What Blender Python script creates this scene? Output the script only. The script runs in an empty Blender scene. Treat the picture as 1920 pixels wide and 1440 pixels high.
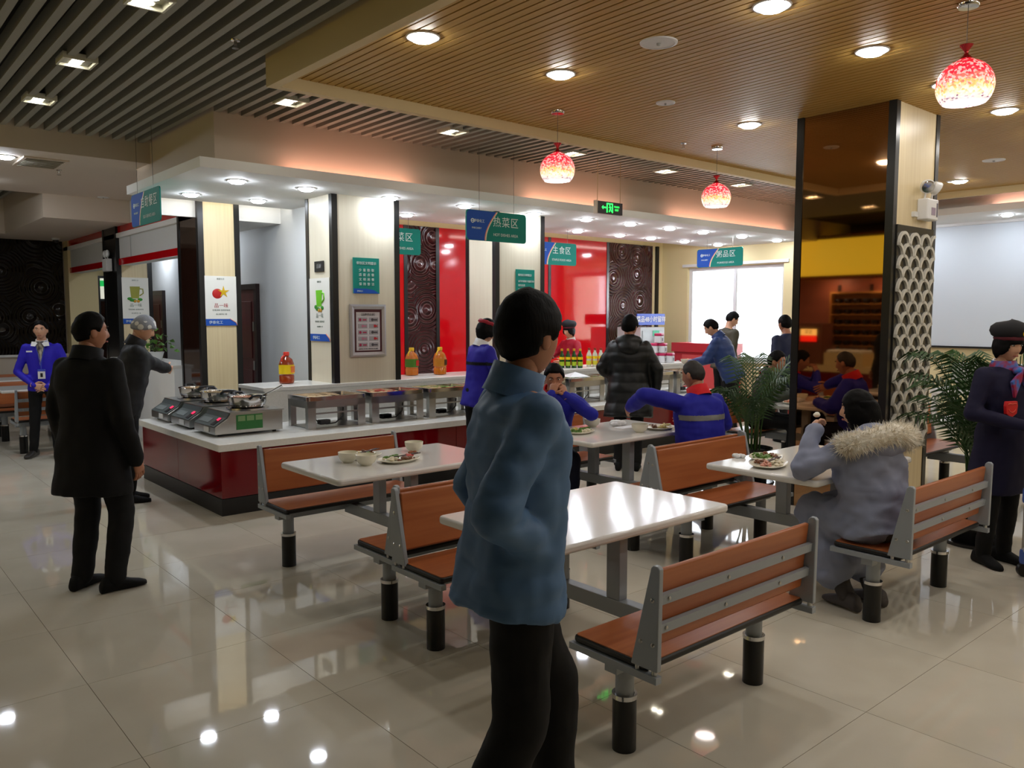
import bpy, bmesh, math, random
from mathutils import Vector, Matrix, Euler, noise
random.seed(7)
PI = math.pi
sc = bpy.context.scene
COL = sc.collection

# ---------------------------------------------------------------- camera, world, exposure
cam_d = bpy.data.cameras.new('camera')
cam = bpy.data.objects.new('camera', cam_d)
COL.objects.link(cam)
sc.camera = cam
cam_d.sensor_width = 36.0
cam_d.lens = 1521.0 / 1920.0 * 36.0
cam_d.clip_start = 0.05
cam.location = (0, 0, 1.65)
YAW, PIT = math.radians(49.35), math.radians(4.83)
# forward is YAW to the left of +X measured from +X
cam.rotation_euler = (PI / 2 - PIT, 0, YAW - PI / 2)
FW = Vector((math.cos(YAW), math.sin(YAW), 0))
RT = Vector((math.sin(YAW), -math.cos(YAW), 0))

world = bpy.data.worlds.new('overcast_sky')
sc.world = world
world.use_nodes = True
bg = world.node_tree.nodes['Background']
bg.inputs[0].default_value = (0.86, 0.93, 1.0, 1)
bg.inputs[1].default_value = 22.0
sc.view_settings.view_transform = 'Standard'
sc.view_settings.look = 'None'
sc.view_settings.exposure = 0.25
sc.view_settings.gamma = 1.0
sc.view_settings.use_curve_mapping = False
try:
    sc.cycles.use_denoising = True
    sc.cycles.max_bounces = 6
    sc.cycles.adaptive_threshold = 0.02
    sc.cycles.sample_clamp_indirect = 4.0
    sc.cycles.caustics_reflective = False
    sc.cycles.caustics_refractive = False
except Exception:
    pass
DOWN = 130.0    # radiance of the soffit downlights
DOWN2 = 58.0    # radiance of the timber ceiling downlights
SPOT = 30.0     # radiance of the square twin spots

# ---------------------------------------------------------------- materials
def lin(c):
    out = []
    for v in c:
        v = v / 255.0
        out.append(v / 12.92 if v <= 0.04045 else ((v + 0.055) / 1.055) ** 2.4)
    return (*out, 1)

MATS = {}
def M(name, col=(200, 200, 200), rough=0.5, metal=0.0, spec=0.5, noise_=None, bump=None, emit=None, trans=0.0, coat=0.0, alpha=1.0, ior=1.45, sss=0.0):
    if name in MATS:
        return MATS[name]
    m = bpy.data.materials.new(name)
    m.use_nodes = True
    nt = m.node_tree
    b = nt.nodes['Principled BSDF']
    c = lin(col)
    b.inputs['Base Color'].default_value = c
    b.inputs['Roughness'].default_value = rough
    b.inputs['Metallic'].default_value = metal
    b.inputs['Specular IOR Level'].default_value = spec
    b.inputs['Transmission Weight'].default_value = trans
    b.inputs['Coat Weight'].default_value = coat
    b.inputs['IOR'].default_value = ior
    b.inputs['Alpha'].default_value = alpha
    if sss:
        b.inputs['Subsurface Weight'].default_value = sss
        b.inputs['Subsurface Radius'].default_value = (0.01, 0.004, 0.002)
    if emit:
        b.inputs['Emission Color'].default_value = lin(emit[0])
        b.inputs['Emission Strength'].default_value = emit[1]
    if noise_ or bump:
        tc = nt.nodes.new('ShaderNodeTexCoord')
    if noise_:
        # noise_ = (scale xyz, second colour, detail)
        mp = nt.nodes.new('ShaderNodeMapping')
        mp.inputs['Scale'].default_value = noise_[0]
        nz = nt.nodes.new('ShaderNodeTexNoise')
        nz.inputs['Scale'].default_value = 1.0
        nz.inputs['Detail'].default_value = noise_[2] if len(noise_) > 2 else 4
        mx = nt.nodes.new('ShaderNodeMix')
        mx.data_type = 'RGBA'
        mx.inputs[6].default_value = c
        mx.inputs[7].default_value = lin(noise_[1])
        rp = nt.nodes.new('ShaderNodeMapRange')
        rp.inputs[1].default_value = 0.35
        rp.inputs[2].default_value = 0.65
        nt.links.new(tc.outputs['Object'], mp.inputs[0])
        nt.links.new(mp.outputs[0], nz.inputs['Vector'])
        nt.links.new(nz.outputs[0], rp.inputs[0])
        nt.links.new(rp.outputs[0], mx.inputs[0])
        nt.links.new(mx.outputs[2], b.inputs['Base Color'])
    if bump:
        # bump = (scale xyz, strength, distance)
        mp = nt.nodes.new('ShaderNodeMapping')
        mp.inputs['Scale'].default_value = bump[0]
        nz = nt.nodes.new('ShaderNodeTexNoise')
        nz.inputs['Scale'].default_value = 1.0
        nz.inputs['Detail'].default_value = 3
        bp = nt.nodes.new('ShaderNodeBump')
        bp.inputs['Strength'].default_value = bump[1]
        bp.inputs['Distance'].default_value = bump[2]
        nt.links.new(tc.outputs['Object'], mp.inputs[0])
        nt.links.new(mp.outputs[0], nz.inputs['Vector'])
        nt.links.new(nz.outputs[0], bp.inputs['Height'])
        nt.links.new(bp.outputs[0], b.inputs['Normal'])
    MATS[name] = m
    return m

def swirl(name, col, rough=0.25, scale=1.9, freq=75.0, dist=0.035, plane='XZ'):
    """dark lacquer carved with concentric rings around scattered centres"""
    if name in MATS:
        return MATS[name]
    m = M(name, col, rough, spec=0.6, coat=0.4)
    nt = m.node_tree
    b = nt.nodes['Principled BSDF']
    tc = nt.nodes.new('ShaderNodeTexCoord')
    mp = nt.nodes.new('ShaderNodeMapping')
    mp.inputs['Scale'].default_value = (1, 0, 1) if plane == 'XZ' else (0, 1, 1)
    vo = nt.nodes.new('ShaderNodeTexVoronoi')
    vo.inputs['Scale'].default_value = scale
    vo.inputs['Randomness'].default_value = 0.75
    mu = nt.nodes.new('ShaderNodeMath'); mu.operation = 'MULTIPLY'; mu.inputs[1].default_value = freq
    si = nt.nodes.new('ShaderNodeMath'); si.operation = 'SINE'
    bp = nt.nodes.new('ShaderNodeBump')
    bp.inputs['Strength'].default_value = 1.0
    bp.inputs['Distance'].default_value = dist
    nt.links.new(tc.outputs['Object'], mp.inputs[0])
    nt.links.new(mp.outputs[0], vo.inputs['Vector'])
    nt.links.new(vo.outputs['Distance'], mu.inputs[0])
    nt.links.new(mu.outputs[0], si.inputs[0])
    nt.links.new(si.outputs[0], bp.inputs['Height'])
    nt.links.new(bp.outputs[0], b.inputs['Normal'])
    nt.links.new(bp.outputs[0], b.inputs['Coat Normal'])
    return m

m_tile = M('polished_cream_tile', (214, 207, 190), 0.035, spec=0.6, noise_=((2.2, 2.2, 1), (206, 198, 180), 5))
m_grout = M('dark_tile_joint', (112, 98, 78), 0.8)
m_timber = M('light_timber_slat', (194, 156, 82), 0.5, noise_=((30, 1.5, 30), (180, 140, 68), 5))
m_timber_deck = M('dark_timber_back', (84, 56, 26), 0.8)
m_border = M('cream_painted_border', (216, 196, 150), 0.55)
m_baffle = M('grey_baffle', (146, 145, 134), 0.5)
m_deck = M('black_ceiling_void', (42, 36, 32), 0.9)
m_white = M('white_plaster', (238, 238, 236), 0.7)
m_fascia = M('warm_white_plaster', (214, 200, 184), 0.7)
m_cream = M('cream_wall_paint', (226, 208, 160), 0.65)
m_coolwall = M('cool_white_wall', (214, 216, 216), 0.65)
m_beige = M('beige_laminate', (226, 208, 168), 0.38, noise_=((40, 40, 0.8), (218, 198, 156), 3))
m_pale = M('pale_laminate', (228, 219, 197), 0.38, noise_=((40, 40, 0.8), (223, 213, 190), 3))
m_black = M('black_trim', (22, 22, 22), 0.3)
m_red = M('red_back_painted_glass', (196, 12, 22), 0.08, spec=0.6)
m_dred = M('dark_red_glass', (112, 6, 16), 0.1, spec=0.6)
m_swirl = swirl('carved_maroon_panel', (66, 20, 22))
m_swirld = swirl('carved_black_panel', (24, 14, 13), rough=0.2)
m_mirror = M('brown_tinted_mirror', (172, 134, 98), 0.03, metal=1.0)
m_dglass = M('dark_brown_glass', (40, 22, 16), 0.06, spec=0.7)
m_door = M('dark_red_wood_door', (78, 26, 26), 0.35, noise_=((20, 20, 1.5), (62, 18, 20), 3))
m_steel = M('brushed_steel', (186, 186, 184), 0.28, metal=1.0)
m_chrome = M('chrome', (210, 210, 212), 0.12, metal=1.0)
m_grey = M('grey_painted_steel', (152, 158, 164), 0.38, spec=0.5)
m_stone = M('white_counter_stone', (232, 230, 224), 0.22, spec=0.5, noise_=((60, 60, 60), (227, 225, 218), 2))
m_tabletop = M('white_table_laminate', (228, 226, 222), 0.12, spec=0.5)
m_seat = M('orange_brown_wood', (176, 104, 60), 0.3, noise_=((1.5, 26, 26), (160, 88, 48), 4))
m_edge = M('black_rubber_edge', (20, 18, 17), 0.45)
m_sleeve = M('black_leg_sleeve', (14, 14, 14), 0.3)
m_wire = M('thin_steel_wire', (110, 105, 98), 0.4, metal=0.6)
m_plastic = M('white_plastic', (226, 226, 226), 0.4)
m_dark = M('dark_plastic', (28, 28, 30), 0.4)
m_glow = M('lit_diffuser', (255, 255, 255), 0.5, emit=((236, 244, 255), DOWN))
m_glow2 = M('lit_warm_diffuser', (255, 255, 255), 0.5, emit=((255, 252, 246), DOWN2))
m_spotglow = M('lit_spot_lens', (255, 255, 255), 0.5, emit=((255, 246, 226), SPOT))
m_cove = M('pink_cove_tube', (255, 220, 200), 0.5, emit=((255, 186, 160), 9.0))
m_covew = M('white_cove_tube', (255, 255, 255), 0.5, emit=((255, 250, 240), 7.0))
m_china = M('cream_china', (232, 226, 206), 0.25)
m_glassclear = M('clear_window_glass', (255, 255, 255), 0.0, trans=1.0, ior=1.02, spec=0.2)

# ---------------------------------------------------------------- mesh building
class MB:
    def __init__(self):
        self.v = []
        self.f = []
    def add(self, vs, fs):
        o = len(self.v)
        self.v += [tuple(p) for p in vs]
        self.f += [tuple(i + o for i in f) for f in fs]
        return self
    def box(self, x0, x1, y0, y1, z0, z1):
        return self.add([(x0, y0, z0), (x1, y0, z0), (x1, y1, z0), (x0, y1, z0), (x0, y0, z1), (x1, y0, z1), (x1, y1, z1), (x0, y1, z1)],
                        [(3, 2, 1, 0), (4, 5, 6, 7), (0, 1, 5, 4), (1, 2, 6, 5), (2, 3, 7, 6), (3, 0, 4, 7)])
    def obox(self, c, size, mat3):
        hx, hy, hz = (s / 2 for s in size)
        c = Vector(c)
        vs = [c + mat3 @ Vector(p) for p in ((-hx, -hy, -hz), (hx, -hy, -hz), (hx, hy, -hz), (-hx, hy, -hz), (-hx, -hy, hz), (hx, -hy, hz), (hx, hy, hz), (-hx, hy, hz))]
        return self.add(vs, [(3, 2, 1, 0), (4, 5, 6, 7), (0, 1, 5, 4), (1, 2, 6, 5), (2, 3, 7, 6), (3, 0, 4, 7)])
    def rings(self, rs, cap=True, close=False):
        n = len(rs[0])
        vs = [p for r in rs for p in r]
        fs = []
        for i in range(len(rs) - 1):
            for j in range(n):
                k = (j + 1) % n
                fs.append((i * n + j, i * n + k, (i + 1) * n + k, (i + 1) * n + j))
        if close:
            i = len(rs) - 1
            for j in range(n):
                k = (j + 1) % n
                fs.append((i * n + j, i * n + k, k, j))
        elif cap:
            fs.append(tuple(reversed(range(n))))
            fs.append(tuple((len(rs) - 1) * n + j for j in range(n)))
        return self.add(vs, fs)
    def lathe(self, prof, n=20, c=(0, 0, 0), cap=True):
        return self.rings([[(c[0] + r * math.cos(2 * PI * j / n), c[1] + r * math.sin(2 * PI * j / n), c[2] + z) for j in range(n)] for r, z in prof], cap)
    def tube(self, pts, rad, n=10, cap=True):
        pts = [Vector(p) for p in pts]
        if not isinstance(rad, (list, tuple)):
            rad = [rad] * len(pts)
        up = Vector((0, 0, 1))
        rs = []
        for i, p in enumerate(pts):
            t = (pts[min(i + 1, len(pts) - 1)] - pts[max(i - 1, 0)]).normalized()
            u = up if abs(t.z) < 0.9 else Vector((1, 0, 0))
            a = t.cross(u).normalized()
            if i and a.dot(la) < 0:
                a = -a
            la = a
            b = t.cross(a).normalized()
            rs.append([p + (a * math.cos(2 * PI * j / n) + b * math.sin(2 * PI * j / n)) * rad[i] for j in range(n)])
        return self.rings(rs, cap)
    def cyl(self, p0, p1, r0, r1=None, n=14):
        return self.tube([p0, p1], [r0, r0 if r1 is None else r1], n)
    def prism(self, poly, a, b, axis='Y'):
        """poly is 2-d: axis Y -> (x,z), axis X -> (y,z), axis Z -> (x,y)"""
        n = len(poly)
        def P(p, t):
            return {'Y': (p[0], t, p[1]), 'X': (t, p[0], p[1]), 'Z': (p[0], p[1], t)}[axis]
        vs = [P(p, a) for p in poly] + [P(p, b) for p in poly]
        fs = [tuple(range(n)), tuple(reversed(range(n, 2 * n)))] + [(j, j + n, (j + 1) % n + n, (j + 1) % n) for j in range(n)]
        return self.add(vs, fs)
    def ball(self, c, r, nu=14, nv=9):
        if not isinstance(r, (list, tuple)):
            r = (r, r, r)
        rs = []
        for i in range(1, nv):
            t = PI * i / nv
            rs.append([(c[0] + r[0] * math.sin(t) * math.cos(2 * PI * j / nu), c[1] + r[1] * math.sin(t) * math.sin(2 * PI * j / nu), c[2] - r[2] * math.cos(t)) for j in range(nu)])
        o = len(self.v)
        self.rings(rs, cap=False)
        a = len(self.v); self.v.append((c[0], c[1], c[2] - r[2])); self.v.append((c[0], c[1], c[2] + r[2]))
        L = o + (nv - 2) * nu
        for j in range(nu):
            k = (j + 1) % nu
            self.f.append((a, o + k, o + j)); self.f.append((a + 1, L + j, L + k))
        return self
    def mesh(self, name):
        me = bpy.data.meshes.new(name)
        me.from_pydata(self.v, [], self.f)
        bm = bmesh.new(); bm.from_mesh(me)
        bmesh.ops.recalc_face_normals(bm, faces=bm.faces)
        bm.to_mesh(me); bm.free()
        return me
    def obj(self, name, mat, parent=None, smooth=False, bev=0, loc=None, rz=None, seg=2):
        return link(name, self.mesh(name), mat, parent, smooth, bev, loc, rz, seg)

def link(name, me, mat, parent=None, smooth=False, bev=0, loc=None, rz=None, seg=2):
    if mat is not None and not me.materials:
        me.materials.append(mat)
    if smooth:
        me.polygons.foreach_set('use_smooth', [True] * len(me.polygons))
        if smooth != 'all':
            try:
                me.set_sharp_from_angle(angle=math.radians(40))
            except Exception:
                pass
    o = bpy.data.objects.new(name, me)
    COL.objects.link(o)
    if parent is not None:
        o.parent = parent
    if loc is not None:
        o.location = loc
    if rz is not None:
        o.rotation_euler = (0, 0, rz) if not isinstance(rz, (tuple, list)) else rz
    if bev:
        bm = o.modifiers.new('soft_edge', 'BEVEL')
        bm.width = bev; bm.segments = seg; bm.limit_method = 'ANGLE'
    return o

def B(x0, x1, y0, y1, z0, z1):
    return MB().box(x0, x1, y0, y1, z0, z1)

def tag(o, label, cat, group=None):
    o['label'] = label; o['category'] = cat
    if group:
        o['group'] = group
    return o

def thing(name, label, cat, loc=(0, 0, 0), rz=0, group=None):
    o = bpy.data.objects.new(name, None)
    o.empty_display_size = 0.05
    COL.objects.link(o)
    o.location = loc
    o.rotation_euler = (0, 0, rz) if not isinstance(rz, (tuple, list)) else rz
    return tag(o, label, cat, group)

def struct(o, label=None):
    o['kind'] = 'structure'
    if label:
        o['label'] = label
    return o

def copy_tree(o, parent=None):
    c = o.copy()
    COL.objects.link(c)
    if parent is not None:
        c.parent = parent
    for ch in list(o.children):
        copy_tree(ch, c)
    return c

ORD = ['first', 'second', 'third', 'fourth', 'fifth', 'sixth', 'seventh', 'eighth', 'ninth', 'tenth', 'eleventh', 'twelfth', 'thirteenth', 'fourteenth', 'fifteenth', 'sixteenth']

def text(s, size, mat, parent, loc, rot, name='lettering', align='CENTER', ex=0.0008, spacing=1.0, bold=0.0):
    cu = bpy.data.curves.new('lettering', 'FONT')
    cu.body = s
    cu.size = size
    cu.align_x = align
    cu.align_y = 'CENTER'
    cu.extrude = ex
    cu.offset = bold
    cu.space_character = spacing
    cu.resolution_u = 3
    t = bpy.data.objects.new('tmp', cu)
    me = bpy.data.meshes.new_from_object(t)
    bpy.data.objects.remove(t)
    bpy.data.curves.remove(cu)
    o = link(name, me, None, parent, loc=loc, rz=rot)
    me.materials.clear()
    me.materials.append(mat)
    return o
FY = (PI / 2, 0, 0)          # lettering that faces -Y
FX = (PI / 2, 0, -PI / 2)    # lettering that faces -X

def rrect(w, h, r, n=5):
    """rounded rectangle outline around the origin"""
    out = []
    for cx, cy, a0 in ((w / 2 - r, h / 2 - r, 0), (-w / 2 + r, h / 2 - r, PI / 2), (-w / 2 + r, -h / 2 + r, PI), (w / 2 - r, -h / 2 + r, 1.5 * PI)):
        for i in range(n + 1):
            a = a0 + PI / 2 * i / n
            out.append((cx + r * math.cos(a), cy + r * math.sin(a)))
    return out

# ================================================================ FLOOR
floor = struct(B(-4.6, 13.6, -4.2, 15.9, -0.2, -0.0015).obj('floor', m_grout), 'polished cream tile floor with thin dark joints')
tile_me = MB().box(-0.3988, 0.3988, -0.3988, 0.3988, -0.012, 0).mesh('tile')
tile_me.materials.append(m_tile)
camI = (Matrix.Translation(cam.location) @ cam.rotation_euler.to_matrix().to_4x4()).inverted()
def inview(p, m=80):
    q = camI @ Vector(p)
    if q.z > -0.3:
        return None
    x = 960 - 1521 * q.x / q.z
    y = 720 + 1521 * q.y / q.z
    return -q.z if (-m < x < 1920 + m and -m < y < 1440 + m) else None
tl = []
for i in range(-7, 17):
    for j in range(-8, 19):
        x, y = 0.845 + 0.4 + 0.8 * i, 1.51 + 0.4 + 0.8 * j
        if not (-4.5 < x < 13.5 and -4.1 < y < 15.8):
            continue
        d = inview((x, y, 0), 200)
        tl.append((d if d is not None else 100 + abs(x) + abs(y), x, y))
tl.sort()
rest = MB()
for k, (d, x, y) in enumerate(tl):
    if k < 290:
        link('tile', tile_me, None, floor, loc=(x, y, 0))
    else:
        rest.box(x - 0.3984, x + 0.3984, y - 0.3984, y + 0.3984, -0.012, 0)
o = rest.obj('tile_field', m_tile, floor); o['kind'] = 'stuff'

# ================================================================ CEILINGS
XE = 13.4
ceil_b = struct(MB().box(-4.6, XE, -4.2, 9.0, 3.62, 3.7).box(-4.6, 2.3, 11.9, 14.6, 3.62, 3.7).obj('ceiling_baffle', m_deck), 'dark ceiling void hung with grey metal baffle slats')
sl = {}
def slat(parent, x, y0, y1, z0, z1, w, mat, name='slat'):
    L = round(y1 - y0, 2)
    key = (L, w, name)
    if key not in sl:
        me = MB().box(-w / 2, w / 2, 0, L, 0, z1 - z0).mesh(name)
        me.materials.append(mat)
        sl[key] = me
    link(name, sl[key], None, parent, loc=(x, y0, z0))
x = -0.86
while x < 12.05:
    if x < 2.44:
        slat(ceil_b, x, -3.0, 8.85, 3.40, 3.49, 0.05, m_baffle)
    elif x < 2.66:
        slat(ceil_b, x, 5.49, 8.85, 3.40, 3.49, 0.05, m_baffle)
    elif x < 11.72:
        slat(ceil_b, x, 5.49, 7.10, 3.40, 3.49, 0.05, m_baffle)
    else:
        slat(ceil_b, x, -3.0, 7.10, 3.40, 3.49, 0.05, m_baffle)
    x += 0.12
x = 0.3
while x < 2.28:
    slat(ceil_b, x, 11.9, 14.6, 3.40, 3.49, 0.05, m_baffle)
    x += 0.12

ceil_t = struct(B(2.5, 11.7, -3.2, 5.45, 3.37, 3.41).obj('ceiling_timber', m_timber_deck), 'dropped ceiling field of narrow light timber slats')
x = 2.585
while x < 11.64:
    slat(ceil_t, x, -3.2, 5.41, 3.30, 3.34, 0.053, m_timber)
    x += 0.065
for a in ((2.46, 2.53, -3.27, 5.47), (11.66, 11.73, -3.27, 5.47)):
    B(a[0], a[1], a[2], a[3], 3.22, 3.46).obj('border_board', m_border, ceil_t)
for a in ((2.53, 11.66, 5.40, 5.47), (2.53, 11.66, -3.27, -3.2)):
    B(a[0], a[1], a[2], a[3], 3.22, 3.46).obj('border_board', m_border, ceil_t)

# the white soffit above the buffet counter, with its cove trough
sof = struct(MB().box(2.53, 12.5, 6.91, 8.95, 2.88, 2.93).box(2.5, 12.5, 6.88, 6.91, 2.88, 2.965).box(2.5, 2.53, 6.91, 8.95, 2.88, 2.965).obj('ceiling_soffit', m_white), 'white dropped soffit over the buffet counter')
MB().box(2.71, XE, 7.10, 7.16, 2.92, 3.62).box(2.71, 2.77, 7.16, 9.3, 2.96, 3.62).obj('upper_fascia', m_fascia, sof)  # side run extended past the soffit to block leaking cove light
MB().box(4.45, 12.5, 8.95, 10.1, 3.14, 3.2).box(2.77, 12.5, 8.9, 8.96, 2.93, 3.2).box(2.77, 4.45, 8.95, 9.3, 3.14, 3.2).obj('raised_slot_ceiling', m_white, sof)
for a, b in ((3.35, 4.7), (6.3, 7.9), (8.9, 11.8)):
    B(a, b, 6.99, 7.02, 2.935, 2.955).obj('cove_tube', m_cove, sof)
for a, b in ((2.9, 4.3), (4.6, 8.0), (8.2, 12.3)):
    B(a, b, 8.965, 8.99, 2.96, 2.985).obj('cove_tube_white', m_covew, sof)
# corridor behind the counter and left hand ceilings
struct(MB().box(3.3, 4.3, 9.3, 15.6, 2.74, 2.8).box(2.77, 4.45, 9.25, 9.3, 2.74, 3.2).obj('ceiling_corridor', m_white), 'low white corridor ceiling')
lft = struct(MB().box(-4.6, 2.71, 8.85, 8.9, 3.2, 3.62).box(-4.6, 3.5, 9.32, 11.86, 3.2, 3.25).box(-4.6, 2.7, 8.9, 9.32, 3.2, 3.25).obj('ceiling_beam', m_fascia), 'cream ceiling beam with a flat white underside')
struct(MB().box(2.34, 3.35, 11.9, 15.6, 2.9, 2.96).box(-4.6, 2.3, 14.64, 15.6, 2.9, 2.96).box(2.3, 2.34, 11.9, 15.6, 2.9, 3.62).box(-4.6, 2.3, 14.6, 14.64, 2.9, 3.62).box(-4.6, 2.3, 11.86, 11.9, 3.2, 3.62).box(2.3, 3.5, 11.86, 11.9, 2.9, 3.62).obj('ceiling_border', m_fascia), 'plaster ceiling border around a dark slatted recess')
struct(MB().box(12.13, XE, -4.2, 7.2, 3.05, 3.1).box(12.1, 12.13, -4.2, 7.1, 3.05, 3.14).box(12.3, 12.34, -4.2, 7.1, 3.1, 3.62).obj('ceiling_soffit_end', m_white), 'white soffit along the far end wall')
B(12.2, 12.23, 0.6, 4.2, 3.105, 3.125).obj('cove_tube', m_cove, bpy.data.objects['ceiling_soffit_end'])

# ================================================================ WALLS
struct(B(-4.75, -4.6, -4.2, 15.9, -0.2, 3.7).obj('wall_left', m_dglass))
struct(B(-4.75, 13.6, -4.35, -4.2, -0.2, 3.7).obj('wall_front', m_cream))
wbl = struct(B(-4.75, 3.3, 15.6, 15.75, -0.2, 3.7).obj('wall_back_left', m_fascia))
for k in range(5):
    B(-4.4 + 1.54 * k, -4.4 + 1.54 * k + 1.52, 15.565, 15.6, 1.0, 2.9).obj('carved_panel', m_swirld, wbl)
B(-4.6, 3.3, 15.555, 15.6, 0.96, 1.0).obj('rail', m_white, wbl)
# back wall of the servery
wb = struct(B(4.45, 12.65, 10.1, 10.25, -0.2, 3.7).obj('wall_back', m_cream))
for x0, x1, m in ((4.5, 5.6, m_red), (5.66, 6.56, m_red), (6.62, 7.13, m_swirl), (7.19, 8.35, m_red), (8.41, 9.44, m_red), (9.5, 10.88, m_red), (10.94, 12.16, m_swirl)):
    B(x0, x1, 10.06, 10.1, 0.05, 2.96).obj('carved_panel' if m is m_swirl else 'glass_panel', m, wb)
for x in (5.6, 6.56, 7.13, 8.35, 9.44, 10.88, 12.28):
    B(x, x + 0.06, 10.05, 10.1, 0.0, 2.96).obj('black_strip', m_black, wb)
struct(B(4.3, 4.45, 8.2, 15.75, -0.2, 3.2).obj('wall_corridor', m_coolwall))
struct(B(3.3, 4.45, 15.6, 15.75, -0.2, 3.7).obj('wall_corridor_end', m_cream))
# end wall with the window (hole y 7.5..9.5, z .85..2.53)
wr = struct(MB().box(12.5, 12.65, 7.2, 7.5, -0.2, 3.7).box(12.5, 12.65, 9.5, 10.25, -0.2, 3.7).box(12.5, 12.65, 7.5, 9.5, -0.2, 0.85).box(12.5, 12.65, 7.5, 9.5, 2.53, 3.7).obj('wall_right', m_cream))
win = struct(MB().box(12.56, 12.60, 7.5, 7.56, 0.85, 2.53).box(12.56, 12.60, 9.44, 9.5, 0.85, 2.53).box(12.56, 12.60, 7.56, 9.44, 0.85, 0.91).box(12.56, 12.60, 7.56, 9.44, 2.47, 2.53).box(12.56, 12.60, 8.47, 8.53, 0.91, 2.47).obj('window_1', m_plastic), 'wide white framed window flooding daylight')
for a, b in ((7.56, 8.47), (8.53, 9.44)):
    B(12.575, 12.582, a, b, 0.91, 2.47).obj('pane', m_glassclear, win)
B(12.42, 12.60, 7.46, 9.54, 0.82, 0.85).obj('sill', m_stone, win)
B(12.47, 12.5, 7.4, 9.6, 2.55, 2.6).obj('blind_rail', m_plastic, win)
struct(MB().box(12.5, 13.6, 7.2, 7.32, -0.2, 3.7).obj('wall_jog', m_fascia))
struct(MB().box(12.44, 12.5, 7.14, 7.24, 0, 2.88).obj('trim_1', m_black))
wre = struct(B(13.4, 13.6, -4.2, 7.2, -0.2, 3.7).obj('wall_right_end', m_cream))
B(13.33, 13.4, -4.2, 7.2, 0, 0.1).obj('skirting', m_black, wre)
# projection screen
scr = thing('projection_screen', 'large white projection screen with black lower bar on far wall', 'screen', (13.36, 3.6, 1.18))
B(-0.012, 0.0, -2.6, 2.6, 0.0, 1.85).obj('fabric', M('screen_fabric', (214, 222, 230), 0.8), scr)
B(-0.03, 0.012, -2.62, 2.62, -0.03, 0.0).obj('lower_bar', m_black, scr)
B(-0.05, 0.03, -2.62, 2.62, 1.83, 1.87).obj('case', m_plastic, scr)

# header wall above the side openings on the left, with red bands
hd = struct(MB().box(3.34, 3.5, 9.85, 11.85, 2.36, 3.2).box(3.34, 3.5, 11.9, 12.45, 2.36, 2.9).box(3.34, 3.5, 13.1, 15.6, 2.36, 2.9).obj('wall_header', m_coolwall))
for a, b in ((9.85, 12.45), (13.1, 15.6)):
    B(3.325, 3.34, a, b, 2.36, 2.45).obj('red_band', m_red, hd)
    B(3.325, 3.34, a, b, 2.80, 2.9).obj('red_band', m_red, hd)
struct(B(3.3, 3.75, 15.3, 15.6, 0, 2.9).obj('trim_2', m_cream))
lw = struct(MB().box(3.2, 3.62, 9.85, 12.45, 0, 1.02).obj('wall_low', m_white), 'low white wall topped with stone between the pillars')
B(3.17, 3.65, 9.85, 12.45, 1.02, 1.06).obj('capping', m_stone, lw)

# ================================================================ DOORS
def door(n, x, y0, y1, h=1.98):
    d = struct(MB().box(x - 0.05, x, y0 - 0.07, y0, 0, h + 0.07).box(x - 0.05, x, y1, y1 + 0.07, 0, h + 0.07).box(x - 0.05, x, y0, y1, h, h + 0.07).obj('door_%d' % n, M('black_door_frame', (34, 18, 18), 0.35)))
    B(x - 0.03, x, y0, y1, 0, h).obj('leaf', m_door, d)
    MB().box(x - 0.04, x - 0.03, y0 + 0.12, y1 - 0.12, 0.25, 0.95).box(x - 0.04, x - 0.03, y0 + 0.12, y1 - 0.12, 1.1, h - 0.15).obj('door_panel', m_door, d, bev=0.008)
    MB().box(x - 0.05, x - 0.03, y0 + 0.02, y0 + 0.06, 1.45, 1.57).box(x - 0.05, x - 0.03, y0 + 0.02, y0 + 0.06, 0.95, 1.07).obj('hinge', m_steel, d)
    return d
door(1, 4.3, 9.98, 11.0)
door(2, 4.3, 13.6, 14.6)
d3 = struct(MB().box(3.8, 3.84, 15.54, 15.6, 0, 2.34).box(4.26, 4.3, 15.54, 15.6, 0, 2.34).box(3.84, 4.26, 15.54, 15.6, 2.30, 2.34).box(3.84, 4.26, 15.54, 15.6, 1.9, 1.94).obj('door_3', m_black))
B(3.84, 4.26, 15.56, 15.6, 0, 1.9).obj('leaf', m_dglass, d3)
B(3.84, 4.26, 15.57, 15.58, 1.94, 2.30).obj('lit_transom', M('lit_transom_glass', (230, 230, 215), 0.3, emit=((235, 235, 215), 0.55)), d3)
B(3.84, 4.0, 15.555, 15.57, 2.16, 2.26).obj('green_exit_plate', M('dim_green', (10, 90, 40), 0.4, emit=((20, 200, 90), 0.6)), d3)

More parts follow.
